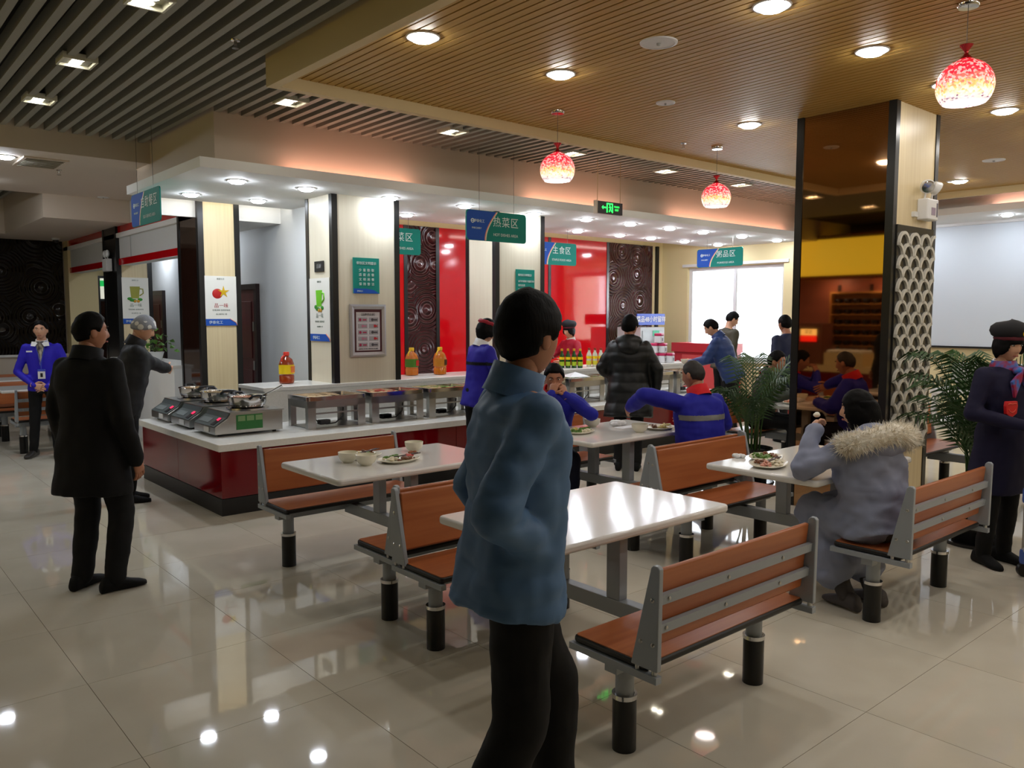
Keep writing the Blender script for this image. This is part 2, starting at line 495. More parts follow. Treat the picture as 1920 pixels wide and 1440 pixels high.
# ================================================================ PILLARS
def pillar(name, x0, x1, y0, y1, z0, z1, front, left, label, strip=0.055):
    p = struct(B(x0 + 0.02, x1 - 0.02, y0 + 0.02, y1 - 0.02, z0, z1).obj(name, m_black), label)
    B(x0 + strip, x1 - strip, y0, y0 + 0.02, z0, z1).obj('front_panel', front, p)
    B(x0, x0 + 0.02, y0 + strip, y1 - strip, z0, z1).obj('side_panel', left, p)
    B(x0 + strip, x1 - strip, y1 - 0.02, y1, z0, z1).obj('rear_panel', front, p)
    B(x1 - 0.02, x1, y0 + strip, y1 - strip, z0, z1).obj('side_panel', left, p)
    for cx in (x0, x1):
        for cy in (y0, y1):
            sx = 1 if cx == x0 else -1
            sy = 1 if cy == y0 else -1
            MB().prism([(cx - sx * 0.008, cy - sy * 0.008), (cx + sx * strip, cy - sy * 0.008), (cx + sx * strip, cy + sy * 0.02), (cx + sx * 0.02, cy + sy * 0.02), (cx + sx * 0.02, cy + sy * strip), (cx - sx * 0.008, cy + sy * strip)], z0, z1, 'Z').obj('corner_strip', m_black, p)
    return p
pil2 = pillar('pillar', 4.05, 4.84, 7.52, 8.09, 0.95, 2.88, m_pale, m_pale, 'pale laminate pillar with black corner strips holding a framed notice')
pil3 = pillar('pillar', 6.2, 6.98, 7.52, 8.09, 0.95, 2.88, m_pale, m_pale, 'pale laminate pillar with a half hidden teal notice')
pil1 = pillar('pillar', 3.3, 3.76, 9.2, 9.86, 0, 3.2, m_beige, m_dglass, 'beige pillar with a fruit poster and dark glass side')
pil0 = pillar('pillar', 3.3, 3.76, 12.42, 13.1, 0, 2.92, m_beige, m_black, 'dim beige pillar with a small drink poster, far back')
# the big free standing pillar among the tables
pil4 = pillar('pillar', 6.4, 7.18, 2.92, 3.74, 0, 3.31, m_beige, m_mirror, 'big square pillar with brown mirror side and fish scale lattice')
# fish scale lattice on its front face
scale_w = 0.197
arch = MB()
outer, inner = [], []
for i in range(15):
    a = PI * i / 14
    outer.append((0.0985 * math.cos(a), 0.112 * math.sin(a)))
    inner.append((0.076 * math.cos(a), 0.088 * math.sin(a)))
for i in range(14):
    arch.prism([outer[i], outer[i + 1], inner[i + 1], inner[i]], -0.02, 0.0, 'Y')
arch_me = arch.mesh('scale')
half_r, half_l = MB(), MB()
for i in range(14):
    (half_r if i < 7 else half_l).prism([outer[i], outer[i + 1], inner[i + 1], inner[i]], -0.02, 0.0, 'Y')
half_r, half_l = half_r.mesh('half_scale'), half_l.mesh('half_scale')
m_lat = M('pale_grey_lattice', (206, 202, 190), 0.5)
for me_ in (arch_me, half_r, half_l):
    me_.materials.append(m_lat)
B(6.455, 7.125, 2.902, 2.918, 0.55, 2.36).obj('lattice_backing', M('dark_lattice_back', (52, 50, 46), 0.15), pil4)
for r in range(19):
    z = 0.58 + r * 0.09
    for k in range(3):
        link('scale', arch_me, None, pil4, loc=(6.554 + 0.0985 * (r % 2) + scale_w * k - 0.02 * (r % 2), 2.902, z))
    if r % 2:
        link('half_scale', half_r, None, pil4, loc=(6.456, 2.902, z))
    else:
        link('half_scale', half_l, None, pil4, loc=(7.124, 2.902, z))
# emergency twin spot lamp on it
em = thing('emergency_lamp', 'white emergency lamp with two round heads on the lattice pillar', 'emergency lamp', (6.93, 2.92, 2.42))
B(-0.105, 0.105, -0.085, 0, -0.0, 0.17).obj('case', m_plastic, em, bev=0.01)
B(-0.03, 0.045, -0.087, -0.085, 0.04, 0.10).obj('print_patch', M('grey_violet_print', (150, 130, 150), 0.4), em)
B(0.065, 0.085, -0.087, -0.085, 0.03, 0.14).obj('print_strip', M('dark_print', (70, 60, 80), 0.4), em)
for sx in (-1, 1):
    MB().cyl((sx * 0.06, -0.04, 0.17), (sx * 0.07, -0.05, 0.24), 0.008).obj('stalk', m_plastic, em)
    hd_ = MB().lathe([(0.012, -0.035), (0.045, -0.02), (0.058, 0.02), (0.056, 0.03)], 18).obj('lamp_head', m_plastic, em, smooth=True, loc=(sx * 0.075, -0.06, 0.27))
    hd_.rotation_euler = (PI / 2 + 0.5, 0, sx * 0.9)
    MB().lathe([(0.05, 0.0), (0.045, 0.006), (0.0005, 0.009)], 18).obj('reflector', m_chrome, hd_, smooth=True, loc=(0, 0, 0.03))
MB().box(-0.2, -0.14, -0.03, 0, 0.02, 0.06).obj('socket', m_plastic, em)

# ================================================================ CEILING FITTINGS
def lamp_proto(r, gm):
    ring = MB().lathe([(r * 1.22, 0), (r * 1.2, -0.008), (r, -0.006), (r, 0)], 24)
    disc = MB().lathe([(r * 0.99, -0.004), (r * 0.93, -0.014), (r * 0.7, -0.026), (0.001, -0.032)], 24, cap=False)
    a, b = ring.mesh('trim_ring'), disc.mesh('diffuser')
    a.materials.append(m_plastic); b.materials.append(gm)
    a.polygons.foreach_set('use_smooth', [True] * len(a.polygons))
    return a, b
LA, LB = lamp_proto(0.075, m_glow)
WA, WB = lamp_proto(0.085, m_glow2)
def downlight(x, y, z, label, group, kind=0):
    t = thing('downlight', label, 'downlight', (x, y, z), 0, group)
    link('trim_ring', (LA, WA)[kind], None, t)
    link('diffuser', (LB, WB)[kind], None, t)
LX = [3.01, 3.70, 4.65, 5.63, 6.68, 7.58, 8.43, 9.27, 10.05, 11.05, 12.05]
for k, x in enumerate(LX):
    downlight(x, 7.37, 2.88, ORD[k] + ' round downlight from the left in the front soffit row', 'front soffit downlights')
LX2 = [2.98, 3.69, 4.65, 5.58, 6.6, 7.56, 8.54, 9.46, 10.2, 11.06, 12.0]
for k, x in enumerate(LX2):
    downlight(x, 8.48, 2.88, ORD[k] + ' round downlight from the left in the rear soffit row', 'rear soffit downlights')
for j, y in enumerate((4.12, 2.5, 0.88, -0.74, -2.3)):
    for k in range(8):
        x = 2.84 + 1.137 * k
        # the speaker position stays free
        if j == 0 and k == 2:
            continue
        downlight(x, y, 3.30, '%s round downlight of the %s row in the timber slat ceiling' % (ORD[k], ('farthest', 'middle', 'third', 'fourth', 'fifth')[j]), 'timber ceiling downlights', 1)
for k, (x, y) in enumerate(((12.7, 1.6), (12.7, 2.9), (12.7, 4.2), (12.7, 5.5))):
    downlight(x, y, 3.05, ORD[k] + ' round downlight counted from the camera in the end wall soffit', 'end soffit downlights')
for k, (x, y) in enumerate(((1.51, 9.36), (-0.2, 9.36), (1.51, 11.1), (-0.2, 11.1), (-1.9, 9.36), (-1.9, 11.1))):  # all but the first are added, unseen, to brighten the beam underside
    downlight(x, y, 3.2, ('round downlight in the white ceiling beam beside the vent',)[0] if k == 0 else ORD[k - 1] + ' added round downlight brightening the white beam outside the picture', 'beam downlights')
downlight(3.95, 11.0, 2.74, 'round downlight in the low corridor ceiling near the brown door', 'corridor downlights')
downlight(3.95, 13.4, 2.74, 'round downlight at the far end of the low corridor ceiling', 'corridor downlights')

# square twin spots between the baffles
sA = MB().box(-0.11, 0.11, -0.11, -0.095, -0.012, 0.03).box(-0.11, 0.11, 0.095, 0.11, -0.012, 0.03).box(-0.11, -0.095, -0.095, 0.095, -0.012, 0.03).box(0.095, 0.11, -0.095, 0.095, -0.012, 0.03).mesh('frame')
sA.materials.append(M('bright_alu_frame', (220, 220, 205), 0.3))
sC = MB().box(-0.095, 0.095, -0.095, 0.095, 0.028, 0.032).mesh('plate'); sC.materials.append(M('pale_reflector', (216, 214, 190), 0.3))
sB = MB().lathe([(0.038, 0.02), (0.036, 0.002), (0.001, -0.002)], 16).mesh('lens'); sB.materials.append(m_spotglow)
for (x, y), nm in zip(((1.48, 6.34), (1.49, 7.63), (3.07, 6.36), (4.72, 6.36), (6.33, 6.36), (7.93, 6.38), (9.52, 6.38), (1.52, 4.87)), ('nearest the camera of the left pair', 'farthest back in the dark baffles', 'at the corner of the timber ceiling', 'left of the hot dishes sign', 'behind the middle red pendant', 'right of the green exit sign', 'behind the far red pendant', 'at the top edge of the picture')):
    t = thing('twin_spotlight', 'square twin spotlight between baffles ' + nm, 'spotlight', (x, y, 3.395), 0, 'baffle ceiling spotlights')
    link('frame', sA, None, t); link('plate', sC, None, t)
    for sx in (-0.045, 0.045):
        link('lens', sB, None, t, loc=(0, sx, 0))
for k, (x, y) in enumerate(((1.5, 3.2), (1.5, 1.6), (-0.2, 6.3), (-0.2, 3.2))):
    t = thing('twin_spotlight', ORD[k] + ' square twin spotlight between baffles outside the picture', 'spotlight', (x, y, 3.395), 0, 'unseen spotlights')
    link('frame', sA, None, t); link('plate', sC, None, t)
    for sx in (-0.045, 0.045):
        link('lens', sB, None, t, loc=(0, sx, 0))

# speakers, sprinklers, detector, vent
def disc_thing(name, label, cat, x, y, z, r, group=None, grille=True):
    t = thing(name, label, cat, (x, y, z), 0, group)
    MB().lathe([(r, 0), (r * 0.98, -0.008), (r * 0.85, -0.011), (r * 0.84, -0.007), (0.001, -0.0075)], 26).obj('rim', m_plastic, t, smooth=True)
    MB().lathe([(r * 0.12, -0.007), (r * 0.1, -0.02), (0.001, -0.022)], 12).obj('centre_cap', M('grey_plastic', (170, 170, 168), 0.5), t, smooth=True)
disc_thing('ceiling_speaker', 'large round white ceiling speaker above the blue jacket man', 'speaker', 3.98, 3.27, 3.30, 0.115)
disc_thing('ceiling_speaker', 'smaller round speaker in timber ceiling beyond the large one', 'speaker', 5.12, 4.13, 3.30, 0.075)
disc_thing('ceiling_speaker', 'round speaker in the timber ceiling right of the pillar', 'speaker', 9.63, 3.34, 3.30, 0.11)
disc_thing('ceiling_speaker', 'faint round speaker near the far edge of the timber ceiling', 'speaker', 10.75, 4.15, 3.30, 0.1)
def sprinkler(x, y, z, label):
    t = thing('sprinkler', label, 'sprinkler', (x, y, z))
    MB().lathe([(0.03, 0), (0.028, -0.006), (0.01, -0.008), (0.009, -0.03)], 14).obj('escutcheon', m_chrome, t, smooth=True)
    MB().lathe([(0.022, -0.05), (0.022, -0.053), (0.001, -0.053)], 14).obj('deflector', m_chrome, t)
    MB().box(-0.012, -0.009, -0.003, 0.003, -0.052, -0.025).box(0.009, 0.012, -0.003, 0.003, -0.052, -0.025).obj('arm', m_chrome, t)
sprinkler(2.08, 9.86, 3.2, 'small sprinkler under the white ceiling beam')
sprinkler(2.14, 5.2, 3.40, 'sprinkler hanging among the dark baffles')
sprinkler(6.44, 4.97, 3.30, 'sprinkler in the timber ceiling between two red pendants')
disc_thing('smoke_detector', 'white smoke detector at the edge of the ceiling beam', 'smoke detector', 2.98, 11.72, 3.2, 0.07)
v = thing('ceiling_vent', 'grey louvred vent grille in the white ceiling beam', 'vent', (1.84, 9.5, 3.2))
MB().box(-0.2, 0.2, -0.3, -0.27, -0.015, 0).box(-0.2, 0.2, 0.27, 0.3, -0.015, 0).box(-0.2, -0.17, -0.27, 0.27, -0.015, 0).box(0.17, 0.2, -0.27, 0.27, -0.015, 0).obj('frame', m_fascia, v)
for k in range(8):
    o = B(-0.17, 0.17, -0.022, 0.022, -0.002, 0.002).obj('slat', M('vent_slat', (170, 165, 150), 0.5), v, loc=(0, -0.24 + 0.068 * k, -0.007)); o.rotation_euler = (0.5, 0, 0)

# red mosaic pendant lamps
def mosaic():
    m = bpy.data.materials.new('red_mosaic_glass'); m.use_nodes = True
    nt = m.node_tree; b = nt.nodes['Principled BSDF']
    N = nt.nodes.new; L = nt.links.new
    tc = N('ShaderNodeTexCoord'); sp = N('ShaderNodeSeparateXYZ'); L(tc.outputs['Object'], sp.inputs[0])
    vo = N('ShaderNodeTexVoronoi'); vo.inputs['Scale'].default_value = 85; L(tc.outputs['Object'], vo.inputs['Vector'])
    sx = N('ShaderNodeSeparateColor'); L(vo.outputs['Color'], sx.inputs[0])
    ad = N('ShaderNodeMath'); ad.operation = 'MULTIPLY_ADD'; ad.inputs[1].default_value = 0.05; L(sx.outputs[0], ad.inputs[0]); L(sp.outputs[2], ad.inputs[2])
    mr = N('ShaderNodeMapRange'); mr.inputs[1].default_value = -0.115; mr.inputs[2].default_value = 0.14; L(ad.outputs[0], mr.inputs[0])
    cr = N('ShaderNodeValToRGB'); L(mr.outputs[0], cr.inputs[0])
    e = cr.color_ramp.elements
    e[0].position = 0.0; e[0].color = (1, 0.97, 0.98, 1); e[1].position = 1.0; e[1].color = lin((214, 20, 44))
    for p, c in ((0.16, (255, 244, 250)), (0.19, (120, 50, 96)), (0.23, (255, 240, 245)), (0.34, (255, 236, 210)), (0.44, (255, 205, 120)), (0.56, (250, 130, 110)), (0.75, (232, 50, 70))):
        q = e.new(p); q.color = lin(c)
    # white enamel dots scattered through the mosaic
    gt = N('ShaderNodeMath'); gt.operation = 'GREATER_THAN'; gt.inputs[1].default_value = 0.66; L(sx.outputs[1], gt.inputs[0])
    mx = N('ShaderNodeMix'); mx.data_type = 'RGBA'; mx.inputs[7].default_value = (1, 0.8, 0.74, 1)
    hf = N('ShaderNodeMath'); hf.operation = 'MULTIPLY'; hf.inputs[1].default_value = 0.5; L(gt.outputs[0], hf.inputs[0]); L(hf.outputs[0], mx.inputs[0])
    L(cr.outputs[0], mx.inputs[6])
    L(mx.outputs[2], b.inputs['Base Color']); L(mx.outputs[2], b.inputs['Emission Color'])
    b.inputs['Emission Strength'].default_value = 0.8
    b.inputs['Roughness'].default_value = 0.15
    bp = N('ShaderNodeBump'); bp.inputs['Distance'].default_value = 0.002; L(vo.outputs['Distance'], bp.inputs['Height']); L(bp.outputs[0], b.inputs['Normal'])
    return m
m_mos = mosaic()
def pendant(x, y, label, drop):
    t = thing('pendant_lamp', label, 'pendant lamp', (x, y, 3.30), 0, 'red mosaic pendant lamps')
    MB().lathe([(0.055, 0), (0.055, -0.02), (0.05, -0.026), (0.001, -0.027)], 22).obj('ceiling_rose', m_chrome, t, smooth=True)
    zc = -drop
    MB().cyl((0, 0, -0.02), (0, 0, zc + 0.205), 0.002, n=6).obj('cord', m_wire, t)
    MB().lathe([(0.034, 0.212), (0.030, 0.204), (0.012, 0.182), (0.009, 0.172), (0.014, 0.160), (0.038, 0.138), (0.034, 0.130)], 16, (0, 0, zc)).obj('crystal_cap', M('red_chrome', (190, 60, 66), 0.15, metal=0.8), t, smooth=True)
    prof = [(0.034, 0.138)]
    for i in range(1, 17):
        a = 0.25 + (2.30 - 0.25) * i / 16
        prof.append((0.142 * math.sin(a), 0.137 * math.cos(a)))
    prof += [(0.102, -0.089), (0.13, -0.02), (0.12, 0.06), (0.03, 0.128)]
    MB().lathe(prof, 40).obj('shade', m_mos, t, smooth='all', loc=(0, 0, zc))
    MB().lathe([(0.10, -0.082), (0.001, -0.082)], 24, cap=False).obj('bulb_disc', M('pendant_bulb', (255, 255, 255), 0.5, emit=((255, 240, 232), 12.0)), t, loc=(0, 0, zc))
pendant(4.66, 4.86, 'red mosaic glass pendant above the eating men, centre of picture', 0.47)
pendant(6.83, 4.86, 'smallest, farthest red mosaic pendant lamp', 0.49)
pendant(4.73, 1.80, 'large red and yellow mosaic pendant in upper right corner', 0.43)

# ================================================================ DINING SETS
def dining_set():
    t = thing('dining_set', '', 'dining table')
    MB().prism(rrect(1.2, 0.74, 0.03, 4), 0.708, 0.745, 'Z').obj('table_top', m_tabletop, t, bev=0.012, seg=3, smooth=True)
    B(-0.03, 0.03, -0.60, 0.60, 0.30, 0.372).obj('crossbeam', m_grey, t, bev=0.003)
    for sy in (-1, 1):
        B(-0.027, 0.027, sy * 0.185 - 0.04, sy * 0.185 + 0.04, 0.372, 0.68).obj('table_leg', m_grey, t, bev=0.004)
        B(-0.42, 0.42, sy * 0.185 - 0.02, sy * 0.185 + 0.02, 0.68, 0.708).obj('top_bearer', m_grey, t)
    for sx in (-1, 1):
        x = sx * 0.435
        for sy in (-1, 1):
            p = MB().cyl((x, sy * 0.62, 0.0), (x, sy * 0.62, 0.375), 0.036, n=20).obj('post', m_grey, t, smooth=True)
            MB().lathe([(0.046, 0.0), (0.046, 0.21), (0.04, 0.215), (0.04, 0.0)], 20, (x, sy * 0.62, 0.0)).obj('sleeve', m_sleeve, p, smooth=True)
            MB().lathe([(0.049, 0.205), (0.049, 0.222), (0.038, 0.222), (0.038, 0.205)], 20, (x, sy * 0.62, 0.0)).obj('collar', m_chrome, p, smooth=True)
    for sy in (-1, 1):
        s = MB().prism([(x, y + sy * 0.62) for x, y in rrect(1.06, 0.37, 0.02, 4)], 0.39, 0.4165, 'Z').obj('seat', m_edge, t, bev=0.008, smooth=True)
        MB().prism([(x, y + sy * 0.62) for x, y in rrect(1.044, 0.354, 0.014, 4)], 0.415, 0.420, 'Z').obj('laminate', m_seat, s)
        B(-0.515, 0.515, sy * 0.62 - 0.03, sy * 0.62 + 0.03, 0.322, 0.375).obj('seat_rail', m_grey, t)
        bk = MB()
        y0 = sy * 0.805
        Rm = Matrix.Rotation(-sy * 0.10, 3, 'X')
        bk.obox((0, y0, 0.615), (1.02, 0.022, 0.29), Rm)
        bkr = bk.obj('backrest', m_seat, t, bev=0.008, smooth=True)
        for z in (0.545, 0.655):
            MB().obox((0, y0 + sy * (0.024 + (z - 0.615) * 0.1), z), (1.03, 0.02, 0.036), Rm).obj('back_rail', m_grey, bkr)
            bolts = MB()
            for bx in (-0.46, -0.1, 0.28):
                bolts.ball((bx, y0 + sy * (0.036 + (z - 0.615) * 0.1), z), (0.008, 0.005, 0.008), 8, 5)
            bolts.obj('bolt_row', m_steel, bkr)
        for sx in (-1, 1):
            x = sx * 0.525
            pl = MB().prism([(sy * 0.735, 0.405), (sy * 0.856, 0.405), (sy * 0.860, 0.775), (sy * 0.850, 0.785), (sy * 0.832, 0.785), (sy * 0.822, 0.775)], x - 0.012, x + 0.012, 'X').obj('side_plate', m_grey, t, bev=0.004)
            for (py, pz) in ((sy * 0.83, 0.66), (sy * 0.78, 0.50), (sy * 0.835, 0.50)):
                MB().ball((x + sx * 0.012, py, pz), (0.005, 0.009, 0.009), 8, 5).obj('bolt', m_steel, pl)
            B(x - 0.015, x + 0.015, sy * 0.64 - 0.215, sy * 0.64 + 0.215, 0.362, 0.388).obj('end_rail', m_grey, t)
            pg = MB()
            for py in (0.76, 0.835):
                pg.cyl((x, sy * py, 0.385), (x, sy * py, 0.41), 0.011, n=10)
            pg.obj('peg_pair', m_steel, pl, smooth=True)
    return t
ds0 = dining_set()
SETS = [((2.70, 2.60), 'white table set with orange benches, bare top, closest to camera'),
        ((2.74, 4.33), 'white table set holding left-over plates and bowls beside counter'),
        ((4.71, 2.60), 'white table set with the fur hood diner on its bench'),
        ((4.75, 4.33), 'white table set shared by two diners in blue uniforms'),
        ((7.95, 4.33), 'white table set with green jacket diner behind the pillar'),
        ((7.95, 2.60), 'white table set behind the palm and lattice pillar'),
        ((2.27, 11.75), 'dim table set behind the blue blazer attendant'),
        ((0.26, 11.75), 'dim table set at the far left picture edge'),
        ((2.27, 13.5), 'dim table set farthest back on the left'),
        ((0.26, 13.5), 'dim table set in the back left corner')]
for k, ((x, y), lab) in enumerate(SETS):
    t = ds0 if k == 0 else copy_tree(ds0)
    t.location = (x, y, 0)
    t['label'] = lab; t['group'] = 'canteen table sets'

# ================================================================ COUNTER
bc = thing('buffet_counter', 'long buffet counter with dark red glass front and black kick', 'counter', (0, 0, 0))
MB().box(2.50, 9.66, 6.56, 7.6, 0, 0.54).box(2.50, 3.2, 7.6, 8.62, 0, 0.54).obj('carcass', m_black, bc)
x = 2.47
while x < 9.6:
    x1 = min(x + 1.195, 9.68)
    B(x, x1, 6.535, 6.56, 0.145, 0.54).obj('front_panel', m_dred, bc)
    x = x1 + 0.005
for y0, y1 in ((6.562, 7.58), (7.585, 8.62)):
    B(2.47, 2.50, y0, y1, 0.145, 0.54).obj('end_panel', m_dred, bc)
MB().box(2.465, 9.68, 6.53, 6.56, 0, 0.14).obj('kickboard', m_dark, bc)
MB().box(2.465, 2.495, 6.56, 8.62, 0, 0.14).obj('kickboard', m_dark, bc)
MB().prism([(2.44, 6.50), (9.7, 6.50), (9.7, 7.66), (3.28, 7.66), (3.28, 8.66), (2.44, 8.66)], 0.54, 0.60, 'Z').obj('worktop', m_stone, None, bev=0.006)
tag(bpy.data.objects['worktop'], 'white stone worktop running along the buffet counter', 'worktop')
rs = thing('raised_shelf', 'raised white stone shelf behind the chafing dishes', 'shelf', (0, 0, 0))
MB().box(3.29, 10.0, 7.52, 8.1, 0.60, 0.912).obj('upstand', m_stone, rs)
MB().box(3.27, 10.02, 7.5, 8.12, 0.912, 0.95).obj('top', m_stone, rs, bev=0.005)
# second servery counter towards the window
c2 = thing('side_counter', 'white topped serving counter near the bright window', 'counter', (0, 0, 0))
MB().box(11.05, 12.2, 6.55, 7.0, 0, 0.8).obj('carcass', m_dred, c2)
MB().box(11.0, 12.25, 6.5, 7.05, 0.8, 0.85).obj('top', m_stone, c2)

# chafing dishes
def chafing():
    t = thing('chafing_dish', '', 'chafing dish')
    for sx in (-1, 1):
        for sy in (-1, 1):
            fr = MB()
            x, y = sx * 0.27, sy * 0.2
            fr.box(min(x, x + sx * 0.03), max(x, x + sx * 0.03), min(y, y - sy * 0.05) - 0.0, max(y, y - sy * 0.05), 0, 0.26)
            fr.box(min(x + sx * 0.03, x - sx * 0.05), max(x + sx * 0.03, x - sx * 0.05), min(y, y + sy * 0.006), max(y, y + sy * 0.006), 0, 0.26)
            fr.obj('leg', m_steel, t)
    MB().box(-0.3, 0.3, -0.206, -0.2, 0.20, 0.28).box(-0.3, 0.3, 0.2, 0.206, 0.20, 0.28).box(-0.303, -0.297, -0.2, 0.2, 0.20, 0.28).box(0.297, 0.303, -0.2, 0.2, 0.20, 0.28).obj('skirt', m_steel, t)
    MB().box(-0.28, 0.28, -0.19, 0.19, 0.19, 0.24).obj('water_pan', m_steel, t)
    rim = MB()
    for w, h, z0, z1 in ((0.62, 0.43, 0.262, 0.30),):
        o_ = rrect(w, h, 0.03, 4); i_ = rrect(w - 0.07, h - 0.07, 0.03, 4)
        n = len(o_)
        rim.rings([[(p[0], p[1], z0) for p in o_], [(p[0], p[1], z1) for p in o_], [(p[0], p[1], z1) for p in i_], [(p[0], p[1], z0) for p in i_]], cap=False, close=True)
    rim.obj('rim', m_chrome, t, smooth=True)
    MB().box(-0.27, 0.27, -0.19, 0.19, 0.004, 0.010).obj('base_shelf', m_steel, t)
    MB().box(-0.22, 0.22, -0.204, -0.196, 0.135, 0.150).obj('front_bar', m_steel, t)
    return t
ch0 = chafing()
foods = [(196, 164, 120), (180, 60, 40), (120, 140, 60), (200, 180, 90), (150, 110, 70), (90, 110, 50), (190, 130, 70), (170, 150, 110), (120, 90, 60)]
CHL = ['steel chafing dish nearest the hotplates, filled with pale food', 'second steel chafing dish from the hotplates', 'third steel chafing dish from the hotplates', 'steel chafing dish hidden behind the blue jacket man', 'fifth steel chafing dish along the counter, mostly hidden', 'chafing dish with white napkin behind the eating man', 'chafing dish with white napkin beside the black puffer visitor', 'chafing dish of green vegetables right of the black puffer visitor', 'last chafing dish at the right end of the counter']
def lumps(n, w, d, z, r, rnd, flat=0.6):
    b = MB()
    for _ in range(n):
        b.ball((rnd.uniform(-w, w), rnd.uniform(-d, d), z + rnd.uniform(0, r * 0.5)), (r * rnd.uniform(0.7, 1.4), r * rnd.uniform(0.7, 1.4), r * flat), 7, 5)
    return b
for k in range(9):
    t = ch0 if k == 0 else copy_tree(ch0)
    t.location = (3.70 + 0.675 * k, 7.04, 0.60)
    t['label'] = CHL[k]; t['group'] = 'chafing dishes on the counter'
    rnd = random.Random(k)
    f = lumps(46, 0.23, 0.14, 0.25, 0.028, rnd).obj('food', M('dish_food_%d' % k, foods[k], 0.5), t, smooth=True)
    f['kind'] = 'stuff'
    if k in (5, 6):
        MB().add([(-0.2, -0.1, 0.305), (0.1, -0.16, 0.305), (0.16, 0.08, 0.305), (-0.14, 0.13, 0.305), (-0.02, -0.01, 0.36)], [(0, 1, 4), (1, 2, 4), (2, 3, 4), (3, 0, 4), (3, 2, 1, 0)]).obj('napkin', m_plastic, t)
    if k < 4:
        MB().tube([(-0.22, -0.13, 0.2), (-0.23, -0.15, 0.12), (-0.17, -0.16, 0.05), (-0.08, -0.14, 0.03), (0.02, -0.13, 0.035), (0.1, -0.12, 0.09), (0.12, -0.1, 0.17)], 0.006, 6).obj('cable', m_dark, t, smooth=True)
        MB().box(-0.16, -0.05, -0.17, -0.10, 0.03, 0.075).obj('plug_box', m_dark, t, bev=0.01)

# induction hotplates with pans
def hotplate():
    t = thing('induction_hotplate', '', 'hotplate')
    # section in (x,z): low dark control slope on the -X side
    MB().prism([(-0.31, 0.02), (0.31, 0.02), (0.31, 0.2), (-0.17, 0.2), (-0.20, 0.155), (-0.31, 0.085)], -0.25, 0.25, 'Y').obj('case', m_steel, t, bev=0.004)
    MB().box(-0.18, 0.325, -0.255, 0.255, 0.2, 0.208).obj('top_plate', m_steel, t)
    s = MB().obox((-0.258, 0, 0.124), (0.125, 0.48, 0.006), Matrix.Rotation(-0.566, 3, 'Y')).obj('control_panel', M('slate_panel', (84, 92, 92), 0.35), t)
    MB().obox((-0.19, 0, 0.18), (0.05, 0.49, 0.006), Matrix.Rotation(-0.98, 3, 'Y')).obj('dark_lip', M('slate_panel', (84, 92, 92), 0.35), t)
    MB().obox((-0.262, -0.16, 0.126), (0.09, 0.07, 0.006), Matrix.Rotation(-0.566, 3, 'Y')).obj('switch_plate', m_dark, s)
    MB().obox((-0.238, -0.16, 0.146), (0.03, 0.03, 0.008), Matrix.Rotation(-0.566, 3, 'Y')).obj('red_light', M('red_led', (255, 40, 70), 0.4, emit=((255, 30, 70), 2.5)), s)
    MB().obox((-0.262, 0.08, 0.126), (0.06, 0.22, 0.005), Matrix.Rotation(-0.566, 3, 'Y')).obj('button_plate', M('pale_button', (120, 128, 128), 0.4), s)
    MB().box(-0.315, -0.31, -0.12, 0.0, 0.035, 0.08).obj('rating_label', m_plastic, t)
    g_ = MB().box(-0.12, 0.12, -0.254, -0.25, 0.05, 0.18).obj('green_sticker', M('green_sticker', (40, 110, 50), 0.45), t)
    for k in range(3):
        MB().box(-0.105 + 0.08 * k, -0.04 + 0.08 * k, -0.2555, -0.254, 0.125, 0.17).obj('sticker_icon', M('sticker_icon', (120, 150, 100), 0.5), g_)
    for sx in (-0.25, 0.25):
        for sy in (-0.2, 0.2):
            MB().cyl((sx, sy, 0), (sx, sy, 0.022), 0.018, n=10).obj('foot', m_dark, t)
    MB().tube([(0.31, 0.1, 0.06), (0.36, 0.08, 0.06), (0.4, 0.02, 0.03), (0.37, -0.05, 0.012), (0.33, -0.1, 0.012)], 0.007, 6).obj('cord', m_dark, t, smooth=True)
    return t
def pan(label, x, y, z, handle, foodc, rnd):
    t = thing('steel_pan', label, 'pan', (x, y, z), 0, 'pans on the hotplates')
    MB().lathe([(0.19, 0.0), (0.19, 0.01), (0.13, 0.015), (0.13, 0.0)], 28).obj('ring_stand', m_chrome, t, smooth=True)
    MB().lathe([(0.11, 0.012), (0.15, 0.02), (0.165, 0.05), (0.172, 0.105), (0.18, 0.108), (0.178, 0.112), (0.166, 0.108), (0.155, 0.06), (0.13, 0.035), (0.001, 0.03)], 30).obj('bowl', m_chrome, t, smooth=True)
    for sy in (-1, 1):
        MB().tube([(-0.05, sy * 0.175, 0.1), (-0.04, sy * 0.215, 0.125), (0, sy * 0.225, 0.13), (0.04, sy * 0.215, 0.125), (0.05, sy * 0.175, 0.1)], 0.012, 8).obj('handle', m_dark, t, smooth=True)
    f = lumps(40, 0.1, 0.1, 0.088, 0.022, rnd).obj('food', M(label[:12] + 'food', foodc, 0.5), t, smooth=True); f['kind'] = 'stuff'
    if handle:
        MB().tube([(0.1, -0.05, 0.1), (0.19, -0.1, 0.15), (0.28, -0.13, 0.2)], [0.012, 0.008, 0.014], 8).obj('ladle', m_chrome, t, smooth=True)
hp0 = hotplate()
for k, (y, lab) in enumerate(((7.17, 'induction hotplate with a green sticker at the counter corner'), (7.80, 'middle induction hotplate of three on the counter'), (8.40, 'induction hotplate farthest back, under the reaching hand'))):
    t = hp0 if k == 0 else copy_tree(hp0)
    t.location = (2.88, y, 0.60); t['label'] = lab; t['group'] = 'induction hotplates'
pan('steel pan of brown food with a ladle, at counter corner', 2.97, 7.17, 0.808, True, (150, 96, 60), random.Random(1))
